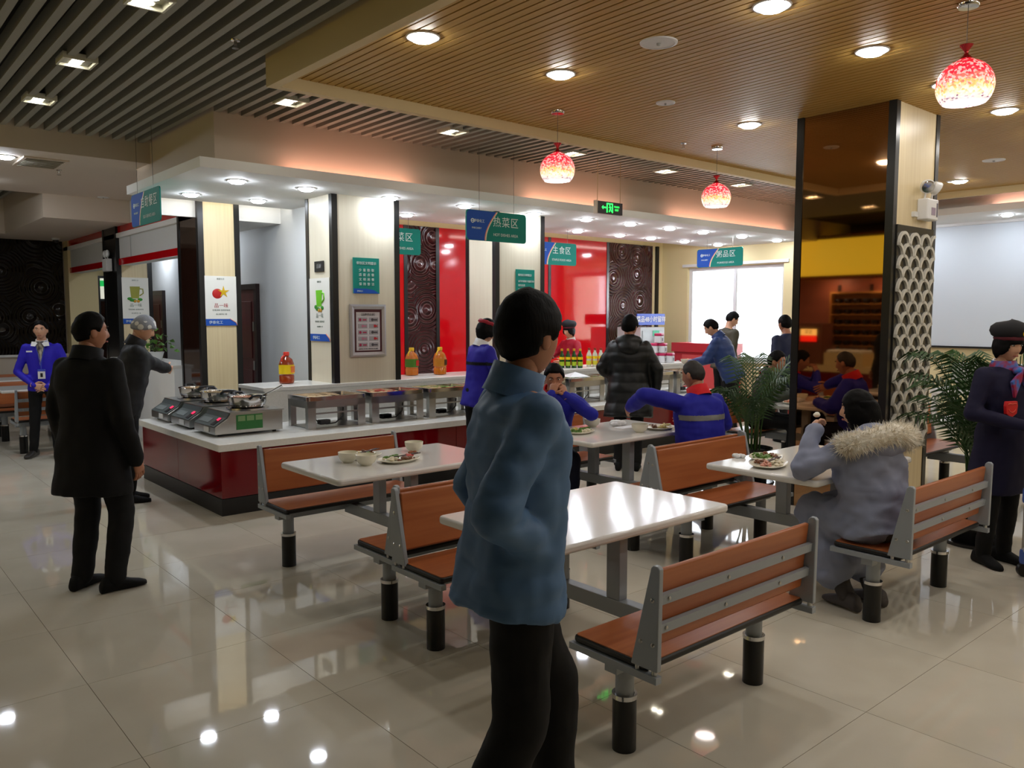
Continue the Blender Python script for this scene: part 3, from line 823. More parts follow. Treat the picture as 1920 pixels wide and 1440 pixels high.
pan('deep steel pan with black handles in the middle hotplate', 2.95, 7.80, 0.808, False, (120, 96, 50), random.Random(2))
pan('steel pan reached for by the knitted hat man', 2.95, 8.40, 0.808, False, (130, 100, 60), random.Random(3))

# ================================================================ BOTTLES, CANS AND SMALL GOODS
def jug(label, x, y, liquid, cap, labc, lab2):
    t = thing('oil_jug', label, 'bottle', (x, y, 0.95), 0.5)
    MB().lathe([(0.06, 0.0), (0.075, 0.008), (0.077, 0.08), (0.07, 0.09), (0.077, 0.1), (0.077, 0.2), (0.06, 0.25), (0.028, 0.275), (0.024, 0.29)], 22).obj('body', liquid, t, smooth=True)
    MB().lathe([(0.0785, 0.1), (0.0785, 0.195)], 22, cap=False).obj('paper_label', labc, t, smooth=True)
    MB().prism([(-0.03, 0.115), (0.03, 0.115), (0.03, 0.18), (-0.03, 0.18)], -0.0795, -0.074, 'Y').obj('label_block', lab2, t)
    MB().lathe([(0.03, 0.288), (0.03, 0.32), (0.026, 0.326), (0.001, 0.327)], 16).obj('cap', cap, t, smooth=True)
    MB().tube([(-0.03, 0, 0.285), (-0.06, 0, 0.283), (-0.08, 0, 0.262), (-0.078, 0, 0.235)], 0.008, 8).obj('handle', cap, t, smooth=True)
m_oil1 = M('amber_red_oil', (150, 56, 24), 0.12, spec=0.6, coat=0.5)
m_oil2 = M('golden_oil', (196, 108, 20), 0.12, spec=0.6, coat=0.5)
m_ylab = M('yellow_label', (250, 214, 20), 0.45)
m_rcap = M('red_cap', (226, 66, 52), 0.4)
m_ycap = M('yellow_cap', (236, 190, 40), 0.4)
jug('reddish oil jug with a yellow label at the shelf end', 3.68, 7.86, m_oil1, m_rcap, m_ylab, M('orange_block', (240, 130, 60), 0.5))
jug('golden oil jug with yellow cap by the carved panel', 5.62, 7.86, m_oil2, m_ycap, M('amber_label', (190, 120, 30), 0.45), M('brown_block', (70, 40, 16), 0.5))
jug('oil jug with red and green label half hidden by pillar', 5.28, 7.95, m_oil2, m_ycap, M('green_label', (70, 120, 30), 0.45), M('red_block', (190, 30, 30), 0.5))
jug('green labelled oil jug beside the red headband visitor', 6.05, 7.75, M('green_oil', (80, 130, 30), 0.15), m_ycap, M('green_label', (70, 120, 30), 0.45), m_ylab)
def bottle_proto(kind):
    t = thing('sauce_bottle', '', 'bottle')
    g = (M('green_glass', (20, 70, 24), 0.1, spec=0.6), M('clear_bottle', (214, 214, 196), 0.12, spec=0.6), M('red_bottle', (170, 24, 24), 0.2))[kind]
    MB().lathe([(0.03, 0), (0.033, 0.006), (0.033, 0.15), (0.028, 0.175), (0.014, 0.205), (0.013, 0.235)], 14).obj('glass', g, t, smooth=True)
    MB().lathe([(0.0338, 0.03), (0.0338, 0.085)], 14, cap=False).obj('lower_label', M(('lime_label', 'pale_label', 'red_label')[kind], ((170, 196, 40), (214, 206, 60), (200, 40, 40))[kind], 0.5), t, smooth=True)
    MB().lathe([(0.0338, 0.112), (0.0338, 0.148)], 14, cap=False).obj('upper_label', m_ylab, t, smooth=True)
    MB().lathe([(0.015, 0.228), (0.015, 0.256), (0.001, 0.257)], 12).obj('cap', (M('gold_cap', (214, 160, 40), 0.3), M('brown_red_cap', (150, 60, 40), 0.4), m_rcap)[kind], t, smooth=True)
    return t
def bottles(kind, x0, y0, dx, dy, nx, ny, what, group):
    pr_ = None
    for j in range(ny):
        for i in range(nx):
            t = bottle_proto(kind) if pr_ is None else copy_tree(pr_)
            pr_ = t
            t.location = (x0 + dx[0] * i + dy[0] * j, y0 + dx[1] * i + dy[1] * j, 0.95)
            t['label'] = '%s, %s from the left in the %s row' % (what, ORD[i], ('front', 'back')[j])
            t['group'] = group
dx_, dy_ = (0.062, -0.053), (0.045, 0.052)
bottles(0, 7.56, 7.78, dx_, dy_, 4, 2, 'green sauce bottle with yellow labels', 'green sauce bottles')
bottles(1, 8.02, 7.72, dx_, dy_, 4, 2, 'clear bottle with yellow label', 'clear vinegar bottles')
bottles(2, 8.36, 7.66, dx_, dy_, 2, 1, 'red bottle beside puffer visitor', 'red sauce bottles')
def can(x, y, z, label):
    t = thing('food_can', label, 'can', (x, y, z), 0.3, 'stacked white and magenta cans')
    MB().box(-0.055, 0.055, -0.055, 0.055, 0, 0.105).obj('body', M('white_can', (214, 214, 216), 0.35), t, bev=0.012)
    MB().box(-0.057, 0.057, -0.057, 0.057, 0.105, 0.145).obj('lid', M('magenta_lid', (186, 30, 84), 0.35), t, bev=0.012)
    MB().box(-0.02, 0.02, -0.0575, -0.055, 0.03, 0.075).obj('print_mark', M('grey_mark', (120, 120, 126), 0.5), t)
lv_ = [('left', 'centre', 'right'), ('left', 'right')]
for i in range(4):
    can(9.38 + 0.085 * i, 7.84 - 0.075 * i, 0.95, '%s white and magenta can in the bottom row of the pyramid' % ORD[i])
for i in range(2):
    can(9.465 + 0.085 * i, 7.765 - 0.075 * i, 1.096, '%s white and magenta can in the middle row of the pyramid' % ORD[i])
can(9.51, 7.725, 1.242, 'white and magenta can on top of the pyramid')

# sample fridge with its blue banner
fr = thing('sample_fridge', 'glass door sample fridge under a blue lettered banner', 'fridge', (11.45, 9.7, 0))
MB().box(-0.33, 0.33, -0.25, 0.3, 0, 1.44).obj('cabinet', M('fridge_white', (200, 204, 204), 0.4), fr)
MB().box(-0.29, 0.29, -0.27, -0.25, 0.12, 1.38).obj('glass_door', M('grey_fridge_glass', (150, 156, 156), 0.1), fr)
MB().box(0.24, 0.26, -0.29, -0.27, 0.6, 1.0).obj('handle', m_plastic, fr)
MB().box(-0.02, 0.16, -0.275, -0.27, 1.28, 1.38).obj('green_tag', M('green_tag', (20, 150, 110), 0.5), fr)
bn = MB().box(-0.46, 0.3, -0.28, -0.26, 1.48, 1.68).obj('banner', M('blue_banner', (36, 70, 160), 0.5), fr)
text('菜品48小时留样', 0.115, m_plastic, bn, (-0.08, -0.282, 1.575), FY, bold=0.002)
# red cabinet under the window
rc = thing('red_cabinet', 'red fronted cabinet standing under the bright window', 'cabinet', (12.1, 8.75, 0))
MB().box(-0.22, 0.25, -0.55, 0.55, 0, 1.0).obj('body', M('faded_red', (176, 44, 52), 0.4), rc)
MB().box(-0.26, 0.26, -0.58, 0.58, 1.0, 1.16).obj('header', M('faded_red', (176, 44, 52), 0.4), rc)
MB().box(-0.245, -0.22, -0.5, 0.35, 0.2, 0.95).obj('door', M('pale_red_print', (196, 76, 76), 0.4), rc)
MB().box(-0.25, -0.245, 0.40, 0.47, 0.68, 0.84).obj('arrow_mark', m_plastic, rc)
# pedestal cabinet beside screen wall
gb = thing('grey_cabinet', 'pale grey steel box on a white frame below the screen', 'cabinet', (11.6, 3.95, 0))
MB().box(-0.3, 0.3, -0.35, 0.35, 0.78, 1.02).obj('body', M('pale_grey_steel', (180, 184, 184), 0.4), gb)
MB().box(-0.35, 0.35, -0.6, 0.6, 0.62, 0.68).obj('frame_top', m_plastic, gb)
for sx in (-0.3, 0.3):
    for sy in (-0.55, 0.55):
        MB().box(sx - 0.03, sx + 0.03, sy - 0.03, sy + 0.03, 0, 0.62).obj('leg', m_plastic, gb)
for sy in (-0.3, 0.3):
    MB().box(-0.2, 0.2, sy - 0.03, sy + 0.03, 0.68, 0.78).obj('foot', m_dark, gb)

# ================================================================ TABLEWARE
def bowl(x, y, z, label, r=0.062, col=None, food=None):
    t = thing('bowl', label, 'bowl', (x, y, z), 0, 'cream bowls')
    MB().lathe([(r * 0.5, 0), (r * 0.52, 0.006), (r * 0.75, 0.015), (r * 0.95, 0.04), (r, 0.065), (r * 0.96, 0.066), (r * 0.88, 0.04), (r * 0.65, 0.016), (0.001, 0.012)], 26).obj('shell', col or m_china, t, smooth=True)
    if food:
        MB().lathe([(r * 0.86, 0.038), (r * 0.4, 0.042), (0.001, 0.043)], 20).obj('soup', food, t, smooth=True)
    return t
def plate(x, y, z, label, rz, foods_, w=0.14, d=0.105, sticks=True, seed=0):
    t = thing('meal_plate', label, 'plate', (x, y, z), rz, 'divided meal plates')
    n = 28
    def ring(s, zz):
        return [((w * s) * math.copysign(abs(math.cos(2 * PI * j / n)) ** 0.8, math.cos(2 * PI * j / n)), (d * s) * math.copysign(abs(math.sin(2 * PI * j / n)) ** 0.8, math.sin(2 * PI * j / n)), zz) for j in range(n)]
    MB().rings([ring(0.7, 0), ring(0.8, 0.004), ring(1.0, 0.018), ring(0.97, 0.021), ring(0.8, 0.010), ring(0.1, 0.008)]).obj('dish', m_china, t, smooth=True)
    MB().tube([(0, -d * 0.8, 0.011), (0, d * 0.8, 0.011)], 0.005, 6).obj('divider', m_china, t)
    rnd = random.Random(seed)
    for k, fc in enumerate(foods_):
        ang = 2 * PI * k / len(foods_)
        cx, cy = w * 0.48 * math.cos(ang), d * 0.48 * math.sin(ang)
        b = MB()
        for _ in range(16):
            rr = rnd.uniform(0.006, 0.015)
            b.ball((cx + rnd.gauss(0, w * 0.16), cy + rnd.gauss(0, d * 0.16), 0.014 + rnd.uniform(0, 0.016)), (rr * rnd.uniform(0.8, 2.2), rr, rr * 0.7), 7, 5)
        f = b.obj('food', M('meal_%d_%d_%d' % fc, fc, 0.45), t, smooth=True); f['kind'] = 'stuff'
    if sticks:
        for q in (0, 1):
            MB().cyl((-0.05 + 0.03 * q, 0.01, 0.03), (0.16, -0.03 + 0.02 * q, 0.035), 0.0035, n=6).obj('chopstick', M('dark_chopstick', (58, 26, 18), 0.4), t)
    return t
Z = 0.745
GR, RD, YL, BR, WH, PK = (84, 120, 40), (190, 70, 60), (206, 186, 110), (120, 74, 44), (226, 216, 190), (214, 150, 130)
# set with left-overs
plate(2.62, 4.52, Z, 'oval plate of greens at the far side of the left-overs', 0.5, [BR, YL, GR], seed=1)
plate(2.72, 4.25, Z, 'divided plate of red and green food with chopsticks', 0.2, [RD, GR, WH, BR], seed=2)
bowl(2.46, 4.42, Z, 'cream bowl behind the front bowl at the table corner')
bowl(2.50, 4.27, Z, 'cream bowl nearest the left table corner', 0.066)
bowl(3.00, 4.50, Z, 'single cream bowl beyond the left-over plates', 0.062)
t = thing('bone_scrap', 'small brown bone scraps beside the single bowl', 'food scrap', (2.92, 4.43, Z))
for k in range(3):
    MB().ball((0.02 * k, 0.01 * (k % 2), 0.01), (0.014, 0.01, 0.009), 8, 6).obj('scrap', M('scrap_brown', (150, 90, 60), 0.5), t, smooth=True)
# the two blue uniform diners
plate(4.45, 4.38, Z, 'heaped plate of greens before the eating man', 0.3, [GR, YL, GR, WH], seed=3, sticks=False)
plate(5.10, 4.12, Z, 'plate of yellow food before the reaching man', 0.2, [YL, BR, YL], seed=4, sticks=False)
bowl(4.78, 4.56, Z, 'cream bowl between the two blue uniform diners', 0.066)
bowl(4.83, 4.10, Z, 'cream bowl beside the plate of yellow food', 0.066)
t = thing('napkin', 'crumpled white paper napkin in the table middle', 'napkin', (4.98, 4.50, Z))
b = MB(); rnd = random.Random(5)
for _ in range(9):
    b.ball((rnd.uniform(-0.06, 0.06), rnd.uniform(-0.04, 0.04), 0.018), (rnd.uniform(0.03, 0.05), rnd.uniform(0.02, 0.04), rnd.uniform(0.012, 0.03)), 7, 5)
b.obj('crumple', m_plastic, t)
MB().box(-0.12, 0.1, -0.20, -0.10, 0.0, 0.003).obj('sheet', m_plastic, t)
# fur hood diner
plate(4.33, 2.66, Z, 'plate of pale food nearest the fur hood diner', 0.3, [WH, BR, PK, WH], seed=6, w=0.155)
plate(4.52, 2.80, Z, 'plate with green leaves behind the pale food plate', 0.5, [BR, GR, GR, BR], seed=7, sticks=False)
t = thing('napkin', 'small crumpled tissue near the plates of fur hood diner', 'napkin', (4.44, 2.95, Z))
b = MB()
for _ in range(6):
    b.ball((rnd.uniform(-0.03, 0.03), rnd.uniform(-0.03, 0.03), 0.012), (0.022, 0.018, 0.014), 7, 5)
b.obj('crumple', m_plastic, t)
t = thing('chopsticks', 'pair of dark chopsticks laid at the table edge', 'chopsticks', (4.93, 2.5, Z))
for q in (0, 1):
    MB().cyl((-0.1, 0.012 * q, 0.004), (0.1, 0.02 * q, 0.004), 0.0035, n=6).obj('stick', M('dark_chopstick', (58, 26, 18), 0.4), t)
# behind the pillar
plate(7.62, 4.42, Z, 'plate of red food before the green jacket diner', 0.3, [RD, PK, YL], seed=8, sticks=False)
plate(7.85, 4.25, Z, 'second plate beside the pillar edge, red and yellow food', 0.3, [RD, YL], seed=9, sticks=False)
# blue tissue box on the dim table
t = thing('tissue_box', 'pale blue tissue box on the dim table at left edge', 'tissue box', (0.72, 11.7, Z), 0.2)
MB().box(-0.1, 0.1, -0.06, 0.06, 0, 0.085).obj('carton', M('pale_blue_card', (150, 190, 214), 0.5), t)
MB().box(-0.102, 0.102, -0.062, 0.062, 0.0, 0.035).obj('band', M('deep_blue_card', (40, 90, 150), 0.5), t)

# ================================================================ PEOPLE
def facing(a):
    """heading relative to the view: 0 away from the camera, 90 to the picture's right, 180 towards it"""
    a = math.radians(a)
    d = RT * math.sin(a) + FW * math.cos(a)
    return math.atan2(-d.x, d.y)

def V(*a):
    return Vector(a)

def stand(h=1.7):
    s = h / 1.7
    P = dict(pel=(0, 0, .93), waist=(0, .01, 1.07), chest=(0, 0, 1.27), neck=(0, -.02, 1.445), head=(0, .02, 1.587),
             shL=(-.175, -.01, 1.385), shR=(.175, -.01, 1.385), elL=(-.235, -.03, 1.11), elR=(.235, -.03, 1.11), wrL=(-.25, .05, .875), wrR=(.25, .05, .875),
             hipL=(-.088, 0, .90), hipR=(.088, 0, .90), knL=(-.095, .015, .49), knR=(.095, .015, .49), anL=(-.10, -.02, .085), anR=(.10, -.02, .085))
    P = {k: Vector(v) * s for k, v in P.items()}
    P['s'] = s; P['ftL'] = 0.0; P['ftR'] = 0.0
    return P

def sit(h=1.68, seat=0.43):
    P = stand(h)
    s = P['s']
    dz = seat + 0.11 * s - P['pel'].z
    for k in ('pel', 'waist', 'chest', 'neck', 'head', 'shL', 'shR', 'elL', 'elR', 'wrL', 'wrR', 'hipL', 'hipR'):
        P[k].z += dz
    for S, x in (('L', -1), ('R', 1)):
        P['hip' + S] = V(x * .09, 0.02, P['pel'].z - .02)
        P['kn' + S] = V(x * .11, .42 * s, seat + .085)
        P['an' + S] = V(x * .11, .38 * s, .085)
    return P

UP = ('waist', 'chest', 'neck', 'head', 'shL', 'shR', 'elL', 'elR', 'wrL', 'wrR')
def bend(P, ang, keys=UP, piv='pel', axis='X'):
    Rm = Matrix.Rotation(math.radians(-ang) if axis == 'X' else math.radians(ang), 3, axis)
    c = P[piv].copy()
    for k in keys:
        P[k] = c + Rm @ (P[k] - c)

def arm(P, S, target, pole):
    """two-bone reach of the wrist to a local point"""
    a, l1, l2 = P['sh' + S], .29 * P['s'], .27 * P['s']
    d = target - a
    L = min(d.length, (l1 + l2) * .995)
    u = d.normalized()
    x = (l1 * l1 - l2 * l2 + L * L) / (2 * L)
    hgt = math.sqrt(max(l1 * l1 - x * x, 0))
    p = (pole - u * pole.dot(u)).normalized()
    P['el' + S] = a + u * x + p * hgt
    P['wr' + S] = a + u * L

def ring3(c, right, fwd, rx, ry, n=22, e=0.88):
    out = []
    for j in range(n):
        a = 2 * PI * j / n
        ca, sa = math.cos(a), math.sin(a)
        out.append(c + right * (rx * math.copysign(abs(ca) ** e, ca)) + fwd * (ry * math.copysign(abs(sa) ** e, sa)))
    return out

def torso(mb, P, k, hem=0.08, hemr=None, belly=1.0):
    s = P['s']
    rh = (P['hipR'] - P['hipL']).normalized(); rsx = (P['shR'] - P['shL']).normalized()
    pts = [P['pel'] + (P['pel'] - P['waist']).normalized() * hem, P['pel'], P['waist'], P['chest'], P['chest'].lerp(P['neck'], .62), P['chest'].lerp(P['neck'], .86), P['neck'] + (P['neck'] - P['chest']) * .05]
    hr = hemr or 1.0
    rad = [(.165 * hr, .125 * hr), (.165, .122), (.150 * belly, .112 * belly), (.168, .118), (.170, .096), (.115, .078), (.062, .062)]
    rs = []
    for i, c in enumerate(pts):
        t = (pts[min(i + 1, len(pts) - 1)] - pts[max(i - 1, 0)]).normalized()
        w = min(1, max(0, (i - 1) / 2.5))
        r = rh.lerp(rsx, w).normalized()
        f = t.cross(r).normalized()
        f = f if f.dot(V(0, 1, 0)) > -0.2 else f
        r = f.cross(t).normalized()
        kk = k if i < 5 else 1 + (k - 1) * .6
        rs.append(ring3(c, r, f, rad[i][0] * s * kk, rad[i][1] * s * kk))
    mb.rings(rs)

def limb(mb, pts, rads):
    for i in range(len(pts) - 1):
        mb.cyl(pts[i], pts[i + 1], rads[i], rads[i + 1], n=14)
        mb.ball(pts[i + 1], rads[i + 1], 14, 9)
    mb.ball(pts[0], rads[0], 14, 9)

TMP = bpy.data.scenes.new('workshop')
def remesh(mb, vox, it=6, disp=None, quilt=None):
    me = mb.mesh('tmp')
    o = bpy.data.objects.new('tmp', me)
    TMP.collection.objects.link(o)
    m = o.modifiers.new('r', 'REMESH'); m.mode = 'VOXEL'; m.voxel_size = vox
    m = o.modifiers.new('s', 'SMOOTH'); m.iterations = it; m.factor = .5
    with bpy.context.temp_override(scene=TMP, view_layer=TMP.view_layers[0]):
        dg = bpy.context.evaluated_depsgraph_get()
    out = bpy.data.meshes.new_from_object(o.evaluated_get(dg))
    bpy.data.objects.remove(o); bpy.data.meshes.remove(me)
    if disp or quilt:
        nn = [v.normal.copy() for v in out.vertices]
        for v, n in zip(out.vertices, nn):
            d = 0
            if disp:
                q = v.co * disp[0]
                d += disp[1] * (noise.noise(q) + .5 * noise.noise(q * 2.1) - .35 * abs(noise.noise(V(q.x * .7, q.y * .7, q.z * 2.6))))
            if quilt:
                d += quilt[1] * (abs(math.sin(PI * v.co.z / quilt[0])) ** .6 - .6)
            v.co += n * d
    out.polygons.foreach_set('use_smooth', [True] * len(out.polygons))
    return out

NA, NE = 60, 40
def head_grid():
    az = [PI * math.copysign(abs(-1 + 2 * i / NA) ** 1.45, -1 + 2 * i / NA) for i in range(NA)]
    el = [(-PI / 2 + PI * (j + .5) / NE) for j in range(NE)]
    return az, el
def smooth(a, b, x):
    t = min(1, max(0, (x - a) / (b - a)))
    return t * t * (3 - 2 * t)
def head_pt(az, el, fem=0):
    dx, dy, w = math.sin(az) * math.cos(el), math.cos(az) * math.cos(el), math.sin(el)
    x, y, z = .074 * dx, .093 * dy, .114 * w
    if w < 0:
        k = -w
        x *= 1 - (.24 + .06 * fem) * k ** 1.3
        if dy < 0:
            y *= 1 - .5 * k
        else:
            y *= 1 - .03 * k
    if dy > 0:
        y *= 1 - .05 * math.exp(-(z / .05) ** 2)
        ax = abs(x)
        if -.045 < z < .03:
            hgt = .003 + .019 * smooth(.028, -.026, z) * (1 if z > -.028 else smooth(-.044, -.028, z))
            sg = .007 + .006 * smooth(.02, -.03, z)
            y += hgt * math.exp(-(x / sg) ** 2)
        y += .004 * math.exp(-((z - .034) / .011) ** 2) * math.exp(-(ax / .055) ** 4)
        y -= .008 * math.exp(-((ax - .031) / .014) ** 2 - ((z - .016) / .011) ** 2)
        y += .006 * math.exp(-(x / .019) ** 2 - ((z + .060) / .008) ** 2)
        y -= .003 * math.exp(-(x / .02) ** 2 - ((z + .075) / .006) ** 2)
        y += .006 * math.exp(-(x / .022) ** 2 - ((z + .097) / .014) ** 2)
        y += .003 * math.exp(-((ax - .045) / .016) ** 2 - ((z + .015) / .02) ** 2)
    return V(x, y, z)

def shell(maskf, thick, inner=.012, fem=0, nz=.004, seed=0):
    az, el = head_grid()
    rs = []
    for e in el:
        r = []
        for a in az:
            p = head_pt(a, e, fem)
            d = V(math.sin(a) * math.cos(e), math.cos(a) * math.cos(e), math.sin(e))
            m = maskf(abs(a), math.sin(e), a)
            t = thick(abs(a), math.sin(e)) if callable(thick) else thick
            r.append(p + d * (m * (t + nz * noise.noise(p * 45 + V(seed, 0, 0))) - (1 - m) * inner))
        rs.append(r)
    return MB().rings(rs)

def pw(x, pts):
    for (x0, y0), (x1, y1) in zip(pts, pts[1:]):
        if x <= x1:
            t = (x - x0) / (x1 - x0)
            return y0 + (y1 - y0) * max(0, t)
    return pts[-1][1]
def hl(pts, wd=.05):
    return lambda A, w, a: smooth(pw(A, pts) - wd, pw(A, pts) + wd, w)
HAIR = {
    'short': (hl([(0, .58), (.75, .55), (1.1, .25), (1.3, -.02), (1.45, .12), (1.75, .1), (2.0, -.35), (3.2, -.5)], .10), .015),
    'crop': (hl([(0, .62), (.75, .58), (1.1, .28), (1.35, .1), (1.75, .1), (2.0, -.3), (3.2, -.45)]), .006),
    'thick': (hl([(0, .5), (.75, .45), (1.1, .15), (1.3, -.1), (1.45, .05), (1.75, .02), (2.0, -.40), (3.2, -.60)], .13), lambda A, w: .017 + .012 * max(0, w) + .006 * smooth(1.6, 2.6, A)),
    'tied': (hl([(0, .66), (.75, .52), (1.1, .15), (1.5, .1), (1.9, -.3), (3.2, -.5)]), .010),
    'bob': (hl([(0, .22), (.62, .16), (.8, -.2), (1.1, -.45), (1.5, -.5), (2.0, -.75), (3.2, -.85)]), lambda A, w: .016 + .014 * smooth(.3, -.5, w)),
    'long': (hl([(0, .5), (.5, .3), (.8, -.3), (1.1, -.75), (1.5, -.95), (3.2, -1.1)]), lambda A, w: .014 + .022 * smooth(.3, -.6, w)),
}
CAPM = {'knit': (hl([(0, .22), (.8, .2), (1.5, -.08), (2.2, -.25), (3.2, -.3)]), .018)}

def hand(mb, wrist, d, up, side, curl=.5, s=1.0, spread=1.0):
    """palm and five bent fingers; up is the back of the hand, side points to the thumb"""
    d = d.normalized(); up = (up - d * up.dot(d)).normalized(); sd = d.cross(up).normalized()
    if sd.dot(side) < 0:
        sd = -sd
    w = wrist - d * .03
    rs = []
    for t, a, b in ((0, .026, .020), (.035, .027, .018), (.07, .036, .017), (.105, .041, .014), (.118, .036, .011)):
        rs.append(ring3(w + d * (t * s), sd, up, a * s, b * s, 14, .8))
    mb.rings(rs)
    for i, (off, L) in enumerate(((.030, .070), (.010, .078), (-.010, .073), (-.029, .058))):
        p = w + d * (.11 * s) + sd * (off * s)
        dirv = (d + sd * off * 4 * spread).normalized()
        pts, rr = [p - dirv * .012], [.0095 * s]
        ang = curl * .6
        for k, f in enumerate((.45, .32, .23)):
            pts.append(pts[-1] + (dirv * math.cos(ang) - up * math.sin(ang)) * (L * f * s + (.012 if k == 0 else 0)))
            rr.append((.0088, .0078, .006)[k] * s)
            ang += curl * .9
        mb.tube(pts, rr, 8)
        mb.ball(pts[-1], .006 * s, 8, 6)
    p = w + d * (.045 * s) + sd * (.022 * s)
    q = p + (d * .6 + sd * .8 - up * .25) * (.038 * s)
    r = q + (d * .85 + sd * .35 - up * (.2 + curl * .5)) * (.034 * s)
    mb.tube([p, q, r], [.013 * s, .0105 * s, .008 * s], 8)
    mb.ball(r, .008 * s, 8, 6)

m_skin = M('skin', (206, 156, 126), 0.5, sss=0.05)
m_skin2 = M('tanned_skin', (172, 118, 90), 0.5, sss=0.05)
m_hair = M('black_hair', (10, 9, 9), 0.6, spec=0.12, bump=((140, 140, 20), 0.35, 0.004))
m_eye = M('eye_white', (222, 216, 208), 0.3)
m_iris = M('dark_iris', (24, 16, 12), 0.2)
m_brow = M('brow_hair', (40, 28, 24), 0.7)
m_lip = M('lip', (160, 84, 76), 0.5)
def cloth(name, col, rough=.75, b=0.5):
    return M(name, col, rough, spec=.25, bump=((420, 420, 420), b * .4, 0.0008))
m_blk = cloth('black_cloth', (16, 16, 17))
m_blkt = cloth('black_trouser_cloth', (20, 20, 21))

def band(me, cond, off, name, mat, parent):
    """a strip of cloth lying just proud of a garment"""
    bm = bmesh.new(); bm.from_mesh(me)
    bm.normal_update()
    kill = [f for f in bm.faces if not cond(f.calc_center_median(), f.normal)]
    bmesh.ops.delete(bm, geom=kill, context='FACES')
    for v in bm.verts:
        v.co += v.normal * off
    out = bpy.data.meshes.new(name)
    bm.to_mesh(out); bm.free()
    out.materials.clear()
    return link(name, out, mat, parent, smooth='all')

